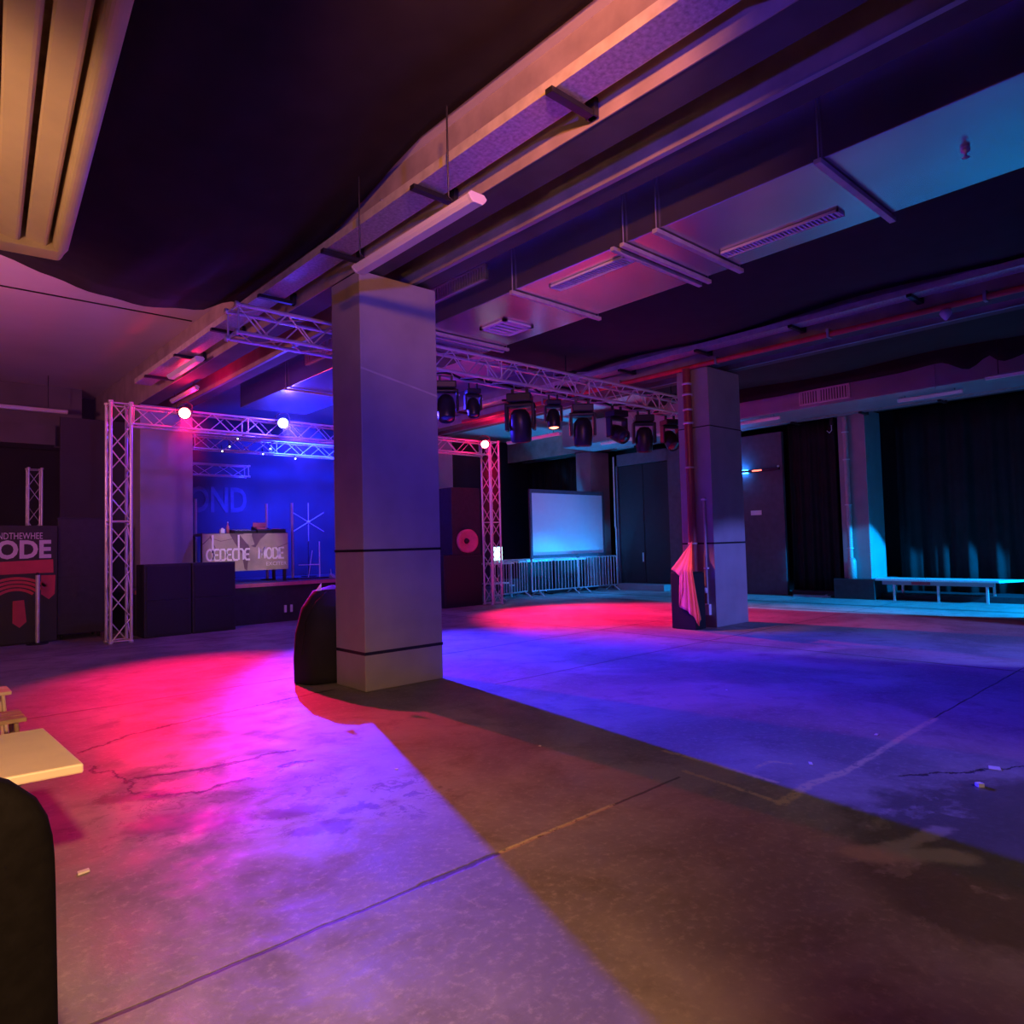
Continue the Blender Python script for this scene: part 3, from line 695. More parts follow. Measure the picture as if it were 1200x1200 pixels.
B(0.02, 0.32, 0.33, 0.35, 0.15, 0.25).build('display', 'cone', t)
t = thing('media_player', 'flat black disc player at the pillar end of the sound desk', 'player', (6.66, 15.6, 1.99))
B(0, 0.30, 0, 0.38, 0, 0.09).build('body', 'black_plastic', t, bevel=0.006)
MB().lathe([(0.11, 0), (0.11, 0.012), (0.0, 0.012)], (0.15, 0.18, 0.09), (0, 0, 1), 20).build('jog_wheel', 'cone', t)
t = thing('desk_lamp', 'small bright white cube lamp on the sound desk', 'lamp', (5.48, 15.62, 1.99))
B(0, 0.09, 0, 0.09, 0, 0.10).build('shade', 'white', t, bevel=0.01); MB().lathe([(0.03, 0.10), (0.02, 0.12), (0.0, 0.12)], (0.045, 0.045, 0), (0, 0, 1), 10).build('cap', 'white', t)
t = thing('bottle', 'dim pink bottle standing on the sound desk', 'bottle', (5.73, 15.9, 1.99))
MB().lathe([(0.0, 0), (0.035, 0), (0.037, 0.12), (0.03, 0.16), (0.013, 0.2), (0.013, 0.25), (0.0, 0.25)], (0, 0, 0), (0, 0, 1), 14).build('body', 'cone', t)
MB().lathe([(0.015, 0.245), (0.015, 0.265), (0.0, 0.265)], (0, 0, 0), (0, 0, 1), 10).build('cap', 'white', t)
for (x, y, z1, lab) in ((5.22, 16.47, 2.80, 'slim pale pole at the speaker end of the sound desk'), (6.86, 16.45, 2.72, 'slim pale pole behind the middle of the sound desk'), (7.30, 16.0, 2.72, 'slim pale pole at the pillar end of the sound desk')):
    t = thing('light_pole', lab, 'pole', (x, y, 0.88))
    MB().tube([(0, 0, 0.02), (0, 0, z1-0.88)], 0.032, 10).build('tube', 'pale_pipe', t)
    MB().lathe([(0.0, 0), (0.16, 0), (0.16, 0.02), (0.04, 0.03), (0.0, 0.03)], (0, 0, 0), (0, 0, 1), 16).build('foot', 'black_plastic', t)
# star shaped stand
t = thing('star_ornament', 'thin six pointed wire star standing in the blue light', 'ornament', (8.2, 17.0, 0.88))
for a in (90, 30, 150):
    c, s_ = math.cos(math.radians(a)), math.sin(math.radians(a)); r = 0.5
    MB().tube([(-c*r, 0, 1.42-s_*r), (c*r, 0, 1.42+s_*r)], 0.010, 6).build('rod', 'steel', t)
MB().lathe([(0.0, -0.02), (0.04, -0.02), (0.04, 0.02), (0.0, 0.02)], (0, 0, 1.42), (0, 1, 0), 12).build('hub', 'steel', t)
MB().tube([(0, 0.02, 0.02), (0, 0.02, 1.0)], 0.012, 6).build('stand', 'black_plastic', t)
MB().lathe([(0.0, 0), (0.2, 0), (0.2, 0.02), (0.0, 0.025)], (0, 0, 0), (0, 0, 1), 16).build('foot', 'black_plastic', t)
# tubular stand
t = thing('keyboard_stand', 'bent white tube stand at the stage edge near the pillar', 'stand', (7.45, 16.0, 0.88))
MB().tube([(0.55, 0, 0.02), (0.55, 0, 0.90)], 0.016, 8).build('upright', 'white', t)
MB().tube([(0, 0, 0.33), (0.55, 0, 0.33)], 0.014, 8).build('crossbar', 'white', t)
MB().tube([(0.25, 0, 0.02), (0.36, 0, 0.68)], 0.010, 8).build('strut', 'white', t)
B(0.0, 0.7, -0.2, 0.2, 0, 0.02).build('foot', 'black_plastic', t)
t = thing('drum_pedal', 'small pale metal pedal on the stage edge near the pillar', 'pedal', (8.0, 15.25, 0.88))
MB().prism([(0, 0), (0.25, 0), (0.25, 0.10)], lambda u, v, q: (q, u, v), 0, 0.1).build('plate', 'steel_b', t)
MB().tube([(0.05, 0.25, 0.02), (0.05, 0.27, 0.22)], 0.012, 6).build('beater', 'steel_b', t)

# ================================================================== LEFT REAR
po = thing('poster_board', 'black poster board with red shapes and the big letters ODE', 'poster', (1.15, 15.4, 0))
B(0, 1.25, 0, 0.06, 0.02, 2.16).build('board', 'post_blk', po, bevel=0.004)
fp = lambda u, v, q: (u, -q, v)
X0 = 1.15
def pxy(px, py): return (1.525 + 0.01305*px - X0, 1.775 - (py-640)*0.0159 + (64-px)*0.0004)
def polypx(mb, pts): mb.prism([pxy(*p) for p in pts], fp, 0.0, 0.004)
r_ = MB()
polypx(r_, [(-20, 660), (0, 658.5), (62, 655.5), (62.5, 671), (40, 671.5), (0, 673), (-20, 674)])
r_.build('red_band', 'post_red', po)
r_ = MB(); polypx(r_, [(48, 674), (65, 674), (64, 696), (57, 702), (48, 696)]); r_.build('red_tab', 'post_red', po)
r_ = MB(); polypx(r_, [(15, 703), (28, 702), (31, 727), (23, 733.5), (15, 728)]); r_.build('red_pendant', 'post_red', po)
for k in range(4):
    r0 = 0.30+0.075*k
    cx, cz = pxy(18, 707)
    MB().ribbon([(cx+1.15*r0*math.cos(a), cz+0.9*r0*math.sin(a)) for a in [math.radians(40+100*i/16) for i in range(17)]], 0.048, fp, 0.0, 0.004).build('red_arc', 'post_red', po)
tx = pxy(-4, 654.5)
text_mesh('ODE', 'lettering', 'post_txt', po, (tx[0], -0.003, tx[1]), 0.445, 0.90, 0.002, bold=0.016)
tx = pxy(-3, 633)
text_mesh('NDTHEWHEE', 'small_lettering', 'post_txt', po, (tx[0], -0.003, tx[1]), 0.17, 0.66, 0.002)
t = thing('barrier_post', 'short silver post standing before the black poster', 'post', (2.07, 15.2, 0))
MB().tube([(0, 0, 0.02), (0, 0, 1.26)], 0.036, 12).build('tube', 'steel', t)
MB().lathe([(0.0, 0.0), (0.17, 0), (0.17, 0.015), (0.05, 0.03), (0.0, 0.03)], (0, 0, 0), (0, 0, 1), 20).build('foot', 'black_plastic', t)
MB().lathe([(0.038, 1.25), (0.03, 1.29), (0.0, 1.3)], (0, 0, 0), (0, 0, 1), 12).build('cap', 'black_plastic', t)
t = thing('flight_case', 'tall black flight case between the poster and the truss post', 'case', (2.42, 15.5, 0))
B(0, 0.78, 0, 0.7, 0.10, 2.30).build('body', 'black_box', t, bevel=0.012)
MB().box(-0.006, 0.786, -0.006, 0.02, 2.28, 2.31).box(-0.006, 0.786, -0.006, 0.02, 1.18, 1.20).build('edge_trim', 'black_plastic', t)
for xx in (0.08, 0.70):
    MB().lathe([(0.0, -0.02), (0.05, -0.02), (0.05, 0.02), (0.0, 0.02)], (xx, 0.1, 0.05), (1, 0, 0), 12).build('castor', 'black_plastic', t)
    MB().lathe([(0.0, -0.02), (0.05, -0.02), (0.05, 0.02), (0.0, 0.02)], (xx, 0.6, 0.05), (1, 0, 0), 12).build('castor', 'black_plastic', t)
MB().box(0.30, 0.46, -0.012, 0, 0.8, 0.9).build('latch', 'black_plastic', t)
tag(B(-3.9, 1.0, 15.6, 15.7, 0.0, 2.3).build('partition', 'black_wall'), 'black partition standing beyond the poster board', 'partition')

# ================================================================== MID RIGHT
sp = thing('loudspeaker', 'dark loudspeaker stack with a round red lit cone', 'loudspeaker', (10.55, 14.3, 0))
B(0, 1.26, 0, 0.8, 0, 1.34).build('lower_cabinet', 'black_box', sp, bevel=0.015)
B(0.05, 1.21, -0.015, 0, 0.05, 1.29).build('grille', 'grille_blk', sp, bevel=0.01)
B(0.30, 1.24, 0.02, 0.75, 1.34, 3.10).build('upper_cabinet', 'black_box', sp, bevel=0.015)
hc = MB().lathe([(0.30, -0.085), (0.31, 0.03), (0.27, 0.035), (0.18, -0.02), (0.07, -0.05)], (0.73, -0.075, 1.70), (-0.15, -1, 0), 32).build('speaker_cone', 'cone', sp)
MB().lathe([(0.075, -0.05), (0.06, -0.01), (0.03, 0.01), (0.0, 0.015)], (0.73, -0.075, 1.70), (-0.15, -1, 0), 24).build('dust_cap', 'black_plastic', hc)
t = thing('light_tube', 'upright pale light tube between the loudspeaker and the truss post', 'light tube', (12.28, 14.75, 0))
MB().tube([(0, 0, 1.42), (-0.03, 0, 2.62)], 0.038, 10).build('tube', 'pale_pipe', t)
MB().tube([(0, 0, 0.02), (0, 0, 1.44)], 0.018, 8).build('stand', 'black_plastic', t)
MB().lathe([(0.0, 0), (0.18, 0), (0.18, 0.02), (0.0, 0.03)], (0, 0, 0), (0, 0, 1), 16).build('foot', 'black_plastic', t)

def barrier(label, p0, p1, n):
    p0 = Vector((*p0, 0)); p1 = Vector((*p1, 0)); Lg = (p1-p0).length
    t = thing('crowd_barrier', label, 'barrier', p0, math.atan2(p1.y-p0.y, p1.x-p0.x))
    r = 0.10
    pts = [(0, 0, 0.18), (0, 0, 1.12-r)] + [(r-r*math.cos(a), 0, 1.12-r+r*math.sin(a)) for a in (0.4, 0.8, 1.2, PI/2)] + \
          [(Lg-r+r*math.sin(a), 0, 1.12-r+r*math.cos(a)) for a in (0, 0.4, 0.8, 1.2, PI/2)] + [(Lg, 0, 0.18), (Lg, 0, 0.17), (0, 0, 0.17)]
    MB().tube(pts, 0.021, 8).build('frame', 'steel_b', t)
    for k in range(1, n):
        MB().tube([(Lg*k/n, 0, 0.17), (Lg*k/n, 0, 1.12)], 0.011, 6).build('bar', 'steel_b', t)
    for xx in (0.22, Lg-0.22):
        MB().tube([(xx, -0.30, 0.015), (xx, -0.05, 0.17), (xx, 0.05, 0.17), (xx, 0.30, 0.015)], 0.018, 6).build('foot', 'steel_b', t)
    return t
barrier('steel crowd barrier angled away beside the truss post', (12.55, 14.75), (14.25, 15.15), 13)
barrier('steel crowd barrier in front of the projection screen, near the angled one', (14.30, 15.0), (16.15, 14.85), 14)
barrier('steel crowd barrier below the screen corner by the black door', (16.2, 14.85), (17.95, 14.75), 13)

sc = thing('projection_screen', 'large pale projection screen standing behind the crowd barriers', 'screen', (14.85, 15.6, 0))
SW = 3.52
B(0.09, SW-0.09, 0.0, 0.02, 1.22, 3.17).build('screen_cloth', 'screen', sc)
MB().box(0, SW, -0.02, 0.05, 3.17, 3.29).box(0, SW, -0.02, 0.05, 1.08, 1.22).box(0, 0.09, -0.02, 0.05, 1.22, 3.17).box(SW-0.09, SW, -0.02, 0.05, 1.22, 3.17).build('frame', 'panel_pur', sc, bevel=0.006)
for xx in (0.02, SW-0.08):
    MB().box(xx, xx+0.06, 0, 0.05, 0, 1.08).box(xx, xx+0.06, -0.35, 0.4, 0, 0.05).build('leg', 'panel_pur', sc, bevel=0.004)
for k in range(2):
    x0 = 14.75 + 1.62*k
    t = thing('folding_table', ('folding table with a pale top below the screen, nearer the laptop', 'folding table with a pale top below the screen, nearer the black door')[k], 'table', (x0, 16.06, 0))
    B(0, 1.55, 0, 0.7, 1.0, 1.10).build('tabletop', 'tabletop_b', t, bevel=0.006)
    B(0.03, 1.52, 0.04, 0.06, 0.04, 1.0).build('front_skirt', 'fabric', t)
    for xx in (0.04, 1.47):
        for yy in (0.1, 0.6): B(xx, xx+0.04, yy, yy+0.04, 0, 1.0).build('leg', 'black_plastic', t)
t = thing('side_table', 'small table carrying the glowing laptop behind the barriers', 'table', (13.0, 15.35, 0))
B(0, 0.9, 0, 0.6, 1.0, 1.05).build('tabletop', 'tabletop_b', t, bevel=0.006)
for xx in (0.04, 0.82):
    for yy in (0.04, 0.52): B(xx, xx+0.04, yy, yy+0.04, 0, 1.0).build('leg', 'steel_b', t)
B(0.05, 0.8, 0.1, 0.5, 0.42, 0.46).build('shelf', 'tabletop_b', t)
t = thing('laptop', 'glowing pale cyan laptop display by the truss post', 'laptop', (13.36, 15.45, 1.05))
B(0, 0.36, -0.05, 0.2, 0, 0.02).build('keyboard_base', 'galv_dull', t, bevel=0.004)
B(0, 0.36, 0.2, 0.215, 0.02, 0.46).build('display', 'laptop', t)
t = thing('equipment_case', 'low black equipment case behind the barriers near the laptop table', 'case', (14.0, 15.9, 0))
B(0, 0.6, 0, 0.5, 0, 0.5).build('body', 'black_box', t, bevel=0.012); B(0.2, 0.4, -0.015, 0, 0.3, 0.34).build('handle', 'steel_b', t)

# ------------------------------------------------------------------ pillar with red pipe
pp = thing('drain_pipe', 'red lit drain pipe strapped to the pillar beside the pink cloth', 'pipe', (11.0, 7.24, 0))
MB().tube([(0, 0, 0.0), (0, 0, 4.75)], 0.075, 16).build('pipe', 'red_pipe', pp)
for z in (3.72, 3.97, 4.25, 4.45): MB().lathe([(0.078, 0), (0.095, 0.005), (0.095, 0.035), (0.078, 0.04)], (0, 0, z), (0, 0, 1), 16).build('collar', 'steel_b', pp)
for z in (2.9, 1.5): MB().lathe([(0.078, 0), (0.088, 0.004), (0.088, 0.03), (0.078, 0.034)], (0, 0, z), (0, 0, 1), 16).build('strap', 'pale_pipe', pp)
t = thing('conduit_pipe', 'thin pale conduit running down the pillar between the cloth and the edge', 'pipe', (11.07, 7.02, 0))
MB().tube([(0, 0, 0.3), (0, 0, 2.35)], 0.022, 10).build('pipe_run', 'pale_pipe', t)
MB().box(-0.05, 0.03, -0.06, 0.06, 0.22, 0.42).build('junction_box', 'white', t, bevel=0.01)
for z in (1.05, 2.3): MB().box(-0.03, 0.03, -0.04, 0.04, z, z+0.03).build('clip', 'white', t)
MB().lathe([(0.0, 0), (0.035, 0), (0.035, 0.08), (0.0, 0.1)], (-0.02, 0.02, 0.62), (0, 0, 1), 12).build('tap', 'white', t)
bx = thing('box', 'black cabinet box under the pink cloth by the pillar', 'box', (10.58, 6.96, 0))
B(0, 0.32, 0, 0.50, 0, 1.0).build('body', 'fabric', bx, bevel=0.012)
B(0.01, 0.31, 0.02, 0.48, 1.0, 1.02).build('lid', 'black_plastic', bx, bevel=0.005)
# pink cloth: hung from a point at the pipe, spread over the box
def cloth(u, v):
    top = Vector((10.90, 7.18, 1.56))
    Lb = [(7.39, 1.065), (7.25, 0.96), (7.14, 0.84), (7.20, 0.61), (7.25, 0.39), (7.10, 0.335), (6.97, 0.245), (6.87, 0.07), (6.82, 0.20)]
    k = u*(len(Lb)-1); i = min(int(k), len(Lb)-2); q = k-i
    y, z = Lb[i][0]*(1-q)+Lb[i+1][0]*q, Lb[i][1]*(1-q)+Lb[i+1][1]*q
    a = Vector((10.56, y, z)); E = Vector((10.56, top.y + (y-top.y)*0.6, 1.06))
    if z < 0.98: p = top.lerp(E, v/0.4) if v < 0.4 else E.lerp(a, (v-0.4)/0.6)
    else: p = top.lerp(a, v)
    w = 0.024*math.sin(u*26+v*2)*v
    return (p.x - 0.012 - abs(w), p.y + w*0.4, p.z)
ck = thing('cloth', 'pink cloth hanging from the pipe over the black box', 'cloth', (0, 0, 0))
MB().grid(lambda u, v: cloth(u*0.72, v), 48, 20).build('pink_side', 'pink', ck, solid=0.008)
MB().grid(lambda u, v: (Vector(cloth(0.72+u*0.28, v))), 12, 20).build('orange_lining', 'orange', ck, solid=0.008)

# pillar by the bench: pipe
pq = thing('drain_pipe', 'slim pale drain pipe on the blue-lit pillar near the bench', 'pipe', (18.09, 7.30, 0))
MB().tube([(0, 0, 0.52), (0, 0, 4.6)], 0.06, 14).build('pipe', 'pale_pipe', pq)
for z in (4.2, 3.5, 2.35, 1.25): MB().lathe([(0.06, 0), (0.085, 0.004), (0.085, 0.03), (0.06, 0.034)], (0, 0, z), (0, 0, 1), 14).build('strap', 'steel_b', pq)
MB().lathe([(0.0, 0), (0.10, 0), (0.10, 0.45), (0.07, 0.52), (0.0, 0.52)], (0, -0.02, 0.50), (0, 0, 1), 16).build('boot', 'pale_pipe', pq)
t = thing('wall_bracket', 'small dark bracket with a hook high on the blue-lit pillar', 'bracket', (18.02, 7.6, 4.3))
MB().tube([(0, 0, 0.15), (0, 0, 0), (0, 0.06, -0.06), (0, 0.12, 0)], 0.012, 6).build('hook', 'steel_b', t)
B(-0.03, 0.03, -0.03, 0.03, 0.13, 0.3).build('plate', 'black_plastic', t)

# wall lamp and small sign on the dark wall
wl = thing('wall_lamp', 'slim wall lamp bar with a blue glow and a red end', 'lamp', (18.22, 9.15, 3.48))
B(-0.04, 0.04, 0, 1.6, -0.035, 0.035).build('bar', 'black_plastic', wl, bevel=0.008)
B(-0.03, 0.06, 0.95, 1.55, 0.036, 0.048).build('upper_light', 'led_cyan', wl)
B(-0.03, 0.06, 0.95, 1.55, -0.048, -0.036).build('lower_light', 'led_cyan', wl)
B(-0.046, -0.040, 0.50, 0.78, -0.02, 0.016).build('red_light', 'led_red', wl)
MB().lathe([(0.0, 0), (0.03, 0.005), (0.03, 0.03), (0.0, 0.035)], (-0.03, 0.0, 0.06), (-1, 0, 0), 10).build('end_knob', 'white', wl)
tag(B(18.28, 18.3, 9.76, 10.08, 2.23, 2.36).build('wall_plate', 'white', bevel=0.003), 'small white plate on the dark wall below the blue lamp', 'sign')

# bench
be = thing('bench', 'low blue lit bench with thin legs in front of the curtain', 'bench', (17.95, 4.15, 0))
MB().prism([(0.0, 0.0), (0.0, 2.55), (0.72, 2.75), (0.72, -0.35)], lambda u, v, q: (u, v, q), 0.47, 0.52).build('seat', 'tabletop_b', be, bevel=0.008)
B(0.03, 0.06, 0.1, 2.4, 0.38, 0.47).build('apron', 'galv_dull', be)
for (xx, yy) in ((0.05, 0.22), (0.05, 1.18), (0.05, 2.12), (0.62, 0.22), (0.62, 2.12)):
    B(xx, xx+0.05, yy, yy+0.05, 0 if xx < 0.4 else 0.14, 0.47).build('leg', 'steel_b', be, bevel=0.004)
B(0.022, 0.03, 1.35, 1.75, 0.39, 0.46).build('red_patch', 'post_red', be)  # small red patch on the bench apron
t = thing('plank', 'grey plank lying at the foot of the curtain by the pillar', 'plank', (18.0, 7.8, 0.0))
B(0, 0.2, 0, 1.0, 0.0, 0.05).build('board', 'galv_dull', t, bevel=0.006); B(0.02, 0.18, 0.1, 0.16, 0.05, 0.08).build('batten', 'galv_dull', t)

# black covered thing leaning behind the foreground pillar
def cover(u, v):
    a = 2*PI*u; prof = [(1.0, 0.0), (1.02, 0.25), (0.98, 0.5), (0.82, 0.75), (0.52, 0.92), (0.0, 0.97)]
    k = v*(len(prof)-1); i = min(int(k), len(prof)-2); f_ = k-i
    r = prof[i][0]*(1-f_)+prof[i+1][0]*f_; z = (prof[i][1]*(1-f_)+prof[i+1][1]*f_)*1.17
    w = 1+0.035*math.sin(7*a)*(1-v)
    return (0.46*r*w*math.cos(a), 0.30*r*w*math.sin(a), z + 0.01)
cv = thing('covered_stand', 'rounded stand under a black cover behind the foreground pillar', 'stand', (4.10, 7.88, 0))
MB().grid(cover, 48, 20).build('cover', 'fabric', cv, solid=0.01)
MB().tube([(-0.46, -0.12, 0.35), (-0.42, -0.13, 0.72), (-0.30, -0.16, 0.96), (-0.16, -0.17, 1.08)], 0.008, 6).build('piping', 'fabric', cv)
tag(MB().prism([(0, 0), (0.07, 0), (0.07, 0.09)], lambda u, v, q: (3.80+u, 7.70+q, 1.10+v), 0, 0.01).build('paper_tag', 'paper'), 'white paper corner stuck on top of the black cover', 'paper')

# ================================================================== FOREGROUND LEFT
tb = thing('table', 'cream topped table lit warmly at the frame edge', 'table', (0, 0, 0))
cnr = [(0.62, 3.36), (0.60, 4.20), (-0.9, 4.26), (-0.9, 3.46)]
MB().prism(cnr, lambda u, v, q: (u, v, q), 0.70, 0.74).build('tabletop', 'cream', tb, bevel=0.008)
MB().box(-0.8, 0.30, 3.50, 3.53, 0.60, 0.70).box(0.28, 0.30, 3.5, 4.1, 0.60, 0.70).box(-0.8, 0.30, 4.07, 4.1, 0.60, 0.70).build('apron', 'wood', tb)
for (x, y) in ((-0.15, 3.50), (-0.15, 4.05), (-0.8, 3.50), (-0.8, 4.05)): B(x, x+0.05, y, y+0.05, 0, 0.70).build('leg', 'wood', tb, bevel=0.004)
def stool(name, label, x0, x1, y0, y1, h, m):
    t = thing(name, label, 'stool', ((x0+x1)/2, (y0+y1)/2, 0)); a, b = (x1-x0)/2, (y1-y0)/2
    n = 3
    for k in range(n):
        yy = -b + 2*b*k/n; B(-a, a, yy, yy+2*b/n-0.012, h-0.03, h).build('seat_slat', m, t, bevel=0.004)
    for sx in (-1, 1):
        for sy in (-1, 1): MB().tube([(sx*a*0.92, sy*b*0.92, 0), (sx*a*0.8, sy*b*0.8, h-0.03)], 0.016, 8).build('leg', m, t)
    return t
stool('stool', 'wooden slatted stool past the cream table', 0.18, 0.76, 6.02, 6.40, 0.46, 'wood')
stool('stool', 'pale stool peeping out below the cream table', 0.20, 0.50, 3.80, 4.03, 0.42, 'cream')
stool('stool', 'pale stool cut by the frame edge far past the cream table', 0.25, 0.82, 7.35, 7.7, 0.45, 'cream')

ch = thing('armchair', 'black padded chair back rising at the bottom corner', 'chair', (-0.25, 1.62, 0))
bk = MB()
def back(u, v):
    a = 2*PI*u; z = 0.36 + 0.93*v
    w = 0.50*(1-0.95*max(0, (v-0.55)/0.45)**6.0) + 0.01*(1-v); th = 0.06*(1-0.8*max(0, (v-0.8)/0.2)**2)
    c, s_ = math.cos(a), math.sin(a)
    q = 0.55
    return (w*math.copysign(abs(c)**q, c), th*math.copysign(abs(s_)**q, s_) + 0.05*(v-0.5), z)
bk.grid(back, 40, 24).build('backrest', 'leather', ch)
B(-0.46, 0.44, -0.55, -0.06, 0.36, 0.48).build('seat', 'leather', ch, bevel=0.04, seg=4)
for sx in (-0.4, 0.38):
    for sy in (-0.5, -0.1): MB().tube([(sx, sy, 0), (sx*0.95, sy, 0.38)], 0.02, 8).build('leg', 'black_plastic', ch)

# litter
def scrap(label, x, y, w, h, rz, fold=0.0):
    c, s_ = math.cos(rz), math.sin(rz)
    pts = [(-w, -h), (w*0.8, -h*1.1), (w, h*0.7), (-w*0.7, h)]
    o = MB().prism([(x+c*a-s_*b, y+s_*a+c*b) for a, b in pts], lambda u, v, q: (u, v, q), 0.001, 0.004+fold).build('paper_scrap', 'paper')
    return tag(o, label, 'litter')
scrap('white paper scrap lying largest on the floor toward the frame edge', 5.58, 1.38, 0.045, 0.035, 0.4)
scrap('crumpled white scrap just below the largest paper scrap', 5.12, 1.35, 0.02, 0.018, 1.0, 0.02)
scrap('thin white scrap beside the sandy floor joint', 4.85, 2.30, 0.035, 0.012, 0.6)
scrap('white scrap on the brown floor near the black chair', 0.76, 4.13, 0.03, 0.016, 0.2, 0.006)
scrap('small white scrap above the sandy floor joint', 5.9, 2.25, 0.025, 0.012, 0.1)
scrap('tiny white fleck in the red lit wedge of floor', 2.75, 4.35, 0.012, 0.01, 0.1)
scrap('tiny pale fleck in the dark pillar shadow', 3.85, 4.0, 0.014, 0.01, 0.7)
scrap('tiny pale fleck on the blue lit floor beyond the pillar shadow', 6.6, 4.0, 0.015, 0.01, 0.7)

# ================================================================== LIGHT
RC = (1.0, 0.004, 0.09); BC = (0.035, 0.02, 1.0); CC = (0.0, 0.33, 1.0)
spot('red_beam', (4.15, 13.70, 4.20), (3.0, 9.0, 0), 4600, RC, 46, 1.0, 0.05)
spot('red_spill', (4.15, 13.70, 4.20), (4.0, 5.8, 0), 1500, RC, 42, 1.0, 0.05)
spot('blue_beam', (6.07, 13.70, 4.20), (6.6, 6.2, 0), 20000, BC, 65, 1.0, 0.05)
spot('red_beam', (11.50, 13.70, 4.18), (11.8, 10.2, 0), 8500, RC, 68, 1.0, 0.05)
spot('red_beam', (11.50, 13.70, 4.18), (12.25, 10.8, 0), 4000, RC, 26, 0.6, 0.05)
spot('cyan_beam', (17.4, -2.4, 4.3), (17.4, 5.0, 0.0), 17000, CC, 33, 0.15, 0.04)
spot('lavender_beam', (11.9, -3.6, 4.3), (11.9, 3.85, 0.0), 3400, (0.16, 0.17, 1.0), 36, 0.25, 0.04)
spot('cyan_beam', (16.9, 8.6, 4.2), (15.7, 15.3, 0.8), 700, (0.02, 0.22, 1.0), 56, 0.8, 0.05)  # unseen source added to tint the projection screen blue
spot('blue_wash', (7.6, 15.2, 4.4), (8.6, 18.3, 3.0), 5000, (0.005, 0.02, 1.0), 110, 1.0, 0.2)
spot('violet_wash', (0.6, -3.2, 3.4), (4.9, 6.5, 4.2), 1700, (0.12, 0.05, 1.0), 46, 1.0, 0.1)
spot('warm_light', (-0.15, -0.6, 2.95), (0.3, 2.9, 0.4), 1250, (1.0, 0.47, 0.19), 80, 1.0, 0.1)
spot('warm_light', (1.6, 1.7, 4.4), (3.9, 4.0, 5.3), 620, (1.0, 0.27, 0.05), 74, 1.0, 0.1)  # unseen source added to turn the near beam orange
spot('warm_light', (-1.2, 2.7, 1.9), (0.5, 3.6, 3.4), 160, (1.0, 0.50, 0.22), 60, 1.0, 0.1)  # unseen source added to brighten the underside of the air vent
spot('pink_fill', (-1.9, 9.6, 3.2), (1.4, 12.6, 5.55), 700, (1.0, 0.26, 0.44), 116, 1.0, 0.2)  # unseen fill added to lift the pale ceiling towards pink
spot('banner_fill', (5.4, 9.2, 4.3), (6.0, 15.5, 1.5), 620, (1.0, 0.85, 0.62), 18, 0.8, 0.05)  # unseen spot added to brighten the banner on the desk
point('lamp_glow', (18.10, 10.42, 3.66), 10, (0.02, 0.22, 1.0), 0.04)
spot('floor_fill', (4.2, -3.2, 3.8), (4.4, 1.2, 0.0), 330, (1.0, 0.62, 0.40), 46, 1.0, 0.1)  # unseen fill added to brighten the near floor
point('red_glow', (11.55, 13.45, 4.45), 40, RC, 0.05)
spot('orange_beam', (8.94, 8.50, 3.50), (10.6, 7.2, 0.9), 520, (1.0, 0.16, 0.16), 30, 1.0, 0.05)
point('blue_glow', (6.05, 13.35, 4.35), 170, (0.06, 0.03, 1.0), 0.05)
point('red_glow', (4.2, 13.45, 4.45), 28, RC, 0.05)
# LED bar added behind the barriers to throw cyan on the screen
lb = thing('added_light_bar', 'unseen cyan LED bar added on the floor to wash the foot of the screen', 'light bar', (15.2, 15.36, 0))
MB().box(0, 2.4, -0.05, 0.05, 0.03, 0.11).box(0, 2.4, -0.07, -0.05, 0.03, 0.16).build('housing', 'black_plastic', lb, bevel=0.008)
B(0.03, 2.37, -0.035, 0.035, 0.11, 0.118).build('led_strip', 'led_cyan', lb)
for xx in (0.2, 2.2): B(xx, xx+0.06, -0.08, 0.08, 0, 0.03).build('foot', 'black_plastic', lb)
spot('cyan_beam', (16.6, 8.9, 4.3), (15.4, 14.9, 0.3), 2200, (0.0, 0.30, 1.0), 30, 0.5, 0.05)  # unseen spot added to brighten the barrier fronts
spot('led_wash', (15.6, 15.36, 0.16), (15.7, 15.66, 2.2), 420, CC, 120, 1.0, 0.05)
spot('led_wash', (17.2, 15.36, 0.16), (17.3, 15.66, 2.2), 420, CC, 120, 1.0, 0.05)

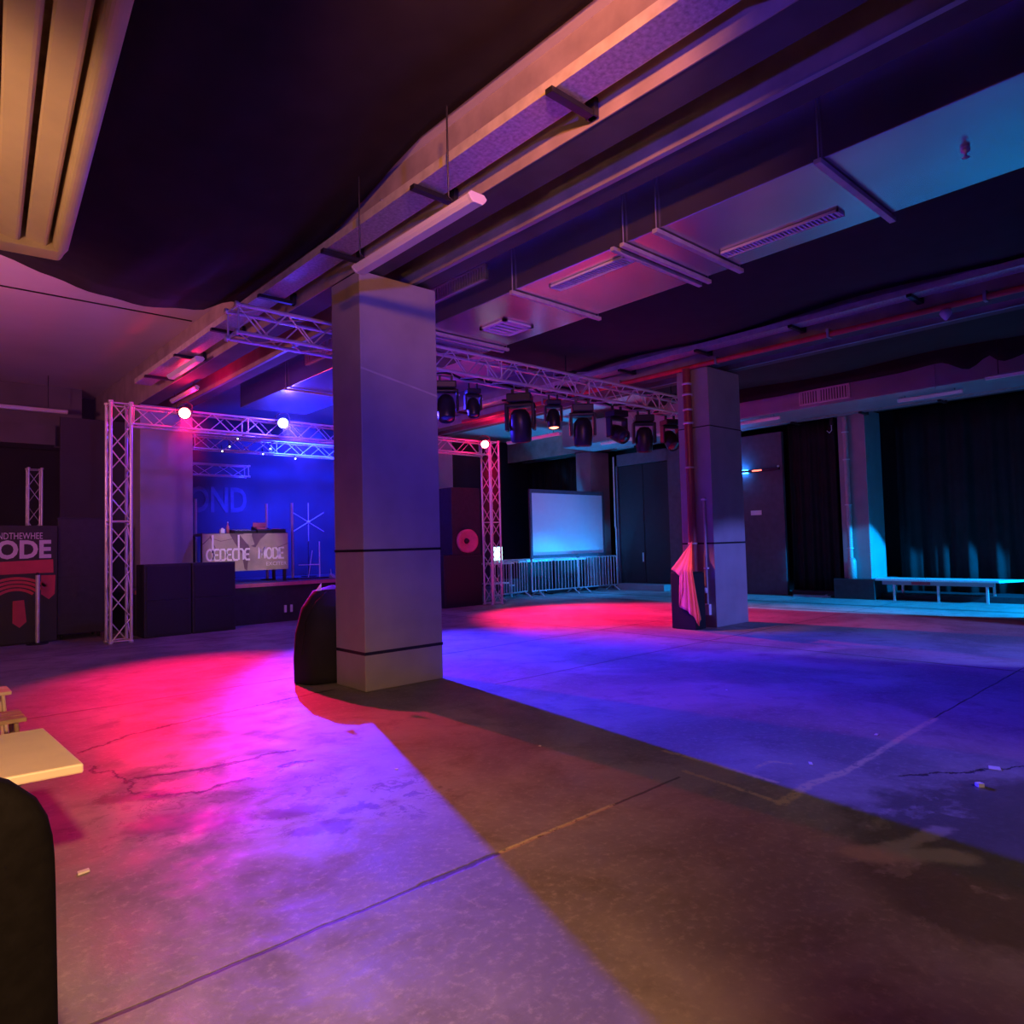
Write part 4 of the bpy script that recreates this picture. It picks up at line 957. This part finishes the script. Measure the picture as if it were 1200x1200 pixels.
GROUPS = {'moving_spotlight': 'moving lights on the lighting truss', 'stage_lamp': 'colour lamps on the stage truss', 'pin_spot': 'pin spots on the rear truss',
 'crowd_barrier': 'crowd barriers before the screen', 'fluorescent_light': 'fluorescent fittings under the ceiling', 'stage_truss': 'truss of the stage frame', 'hanging_truss': 'trusses over the stage',
 'truss_hanger': 'hangers of the lighting truss', 'curtain': 'black curtains', 'stool': 'stools at the frame edge', 'paper_scrap': 'litter on the floor', 'light_pole': 'poles behind the sound desk',
 'bass_speaker': 'bass speakers at the stage corner', 'cable_tray': 'cable trays on the beams', 'conduit_pipe': 'pipes along beams and pillar', 'drain_pipe': 'drain pipes on the pillars', 'ventilation_duct': 'ducts under the ceiling',
 'ceiling_drape': 'black ceiling cloths', 'media_player': 'players on the sound desk', 'folding_table': 'tables below the screen', 'pillar': 'pillars of the hall', 'beam': 'beams of the hall'}
for o in list(COL.objects):
    k = o.name.split('.')[0]
    if o.parent is None and k in GROUPS and 'label' in o: o['group'] = GROUPS[k]
w = bpy.data.worlds.new('World'); scene.world = w; w.use_nodes = True
w.node_tree.nodes['Background'].inputs[0].default_value = (0.02, 0.015, 0.03, 1)
w.node_tree.nodes['Background'].inputs[1].default_value = 0.1

# thin stage haze filling the hall
hm = bpy.data.materials.new('stage_haze'); hm.use_nodes = True
hn = hm.node_tree; hn.nodes.clear()
ho_ = hn.nodes.new('ShaderNodeOutputMaterial'); hv = hn.nodes.new('ShaderNodeVolumeScatter')
hv.inputs['Color'].default_value = (1, 1, 1, 1); hv.inputs['Density'].default_value = HAZE; hv.inputs['Anisotropy'].default_value = 0.2
hn.links.new(hv.outputs[0], ho_.inputs['Volume'])
hz = B(1.2, 11.25, 12.8, 18.25, 0.02, 5.59).build('haze', hm)
tag(hz, 'thin stage haze hanging in the air of the hall', 'haze', kind='stuff')

# ================================================================== CAMERA
cd = bpy.data.cameras.new('camera'); cam = bpy.data.objects.new('camera', cd); COL.objects.link(cam)
cd.sensor_width = 36; cd.sensor_fit = 'HORIZONTAL'; cd.lens = 813.0/1200*36; cd.clip_start = 0.02; cd.clip_end = 100
A_ = Vector((-735, 56, 813)).normalized(); B_ = Vector((900, 14, 813)); B_ = (B_ - A_*A_.dot(B_)).normalized(); Z_ = B_.cross(A_)
R = Matrix((B_, A_, Z_))
rt, up, bk_ = R @ Vector((1, 0, 0)), R @ Vector((0, -1, 0)), R @ Vector((0, 0, -1))
mw = Matrix((rt, up, bk_)).transposed().to_4x4(); mw.translation = Vector((0, 0, 1.6))
cam.matrix_world = mw
scene.camera = cam
scene.view_settings.view_transform = 'Standard'; scene.view_settings.look = 'None'
scene.view_settings.exposure = 0.0; scene.view_settings.gamma = 1.0; scene.view_settings.use_curve_mapping = False
scene.cycles.max_bounces = 8; scene.cycles.use_denoising = True
scene.cycles.sample_clamp_indirect = 8.0
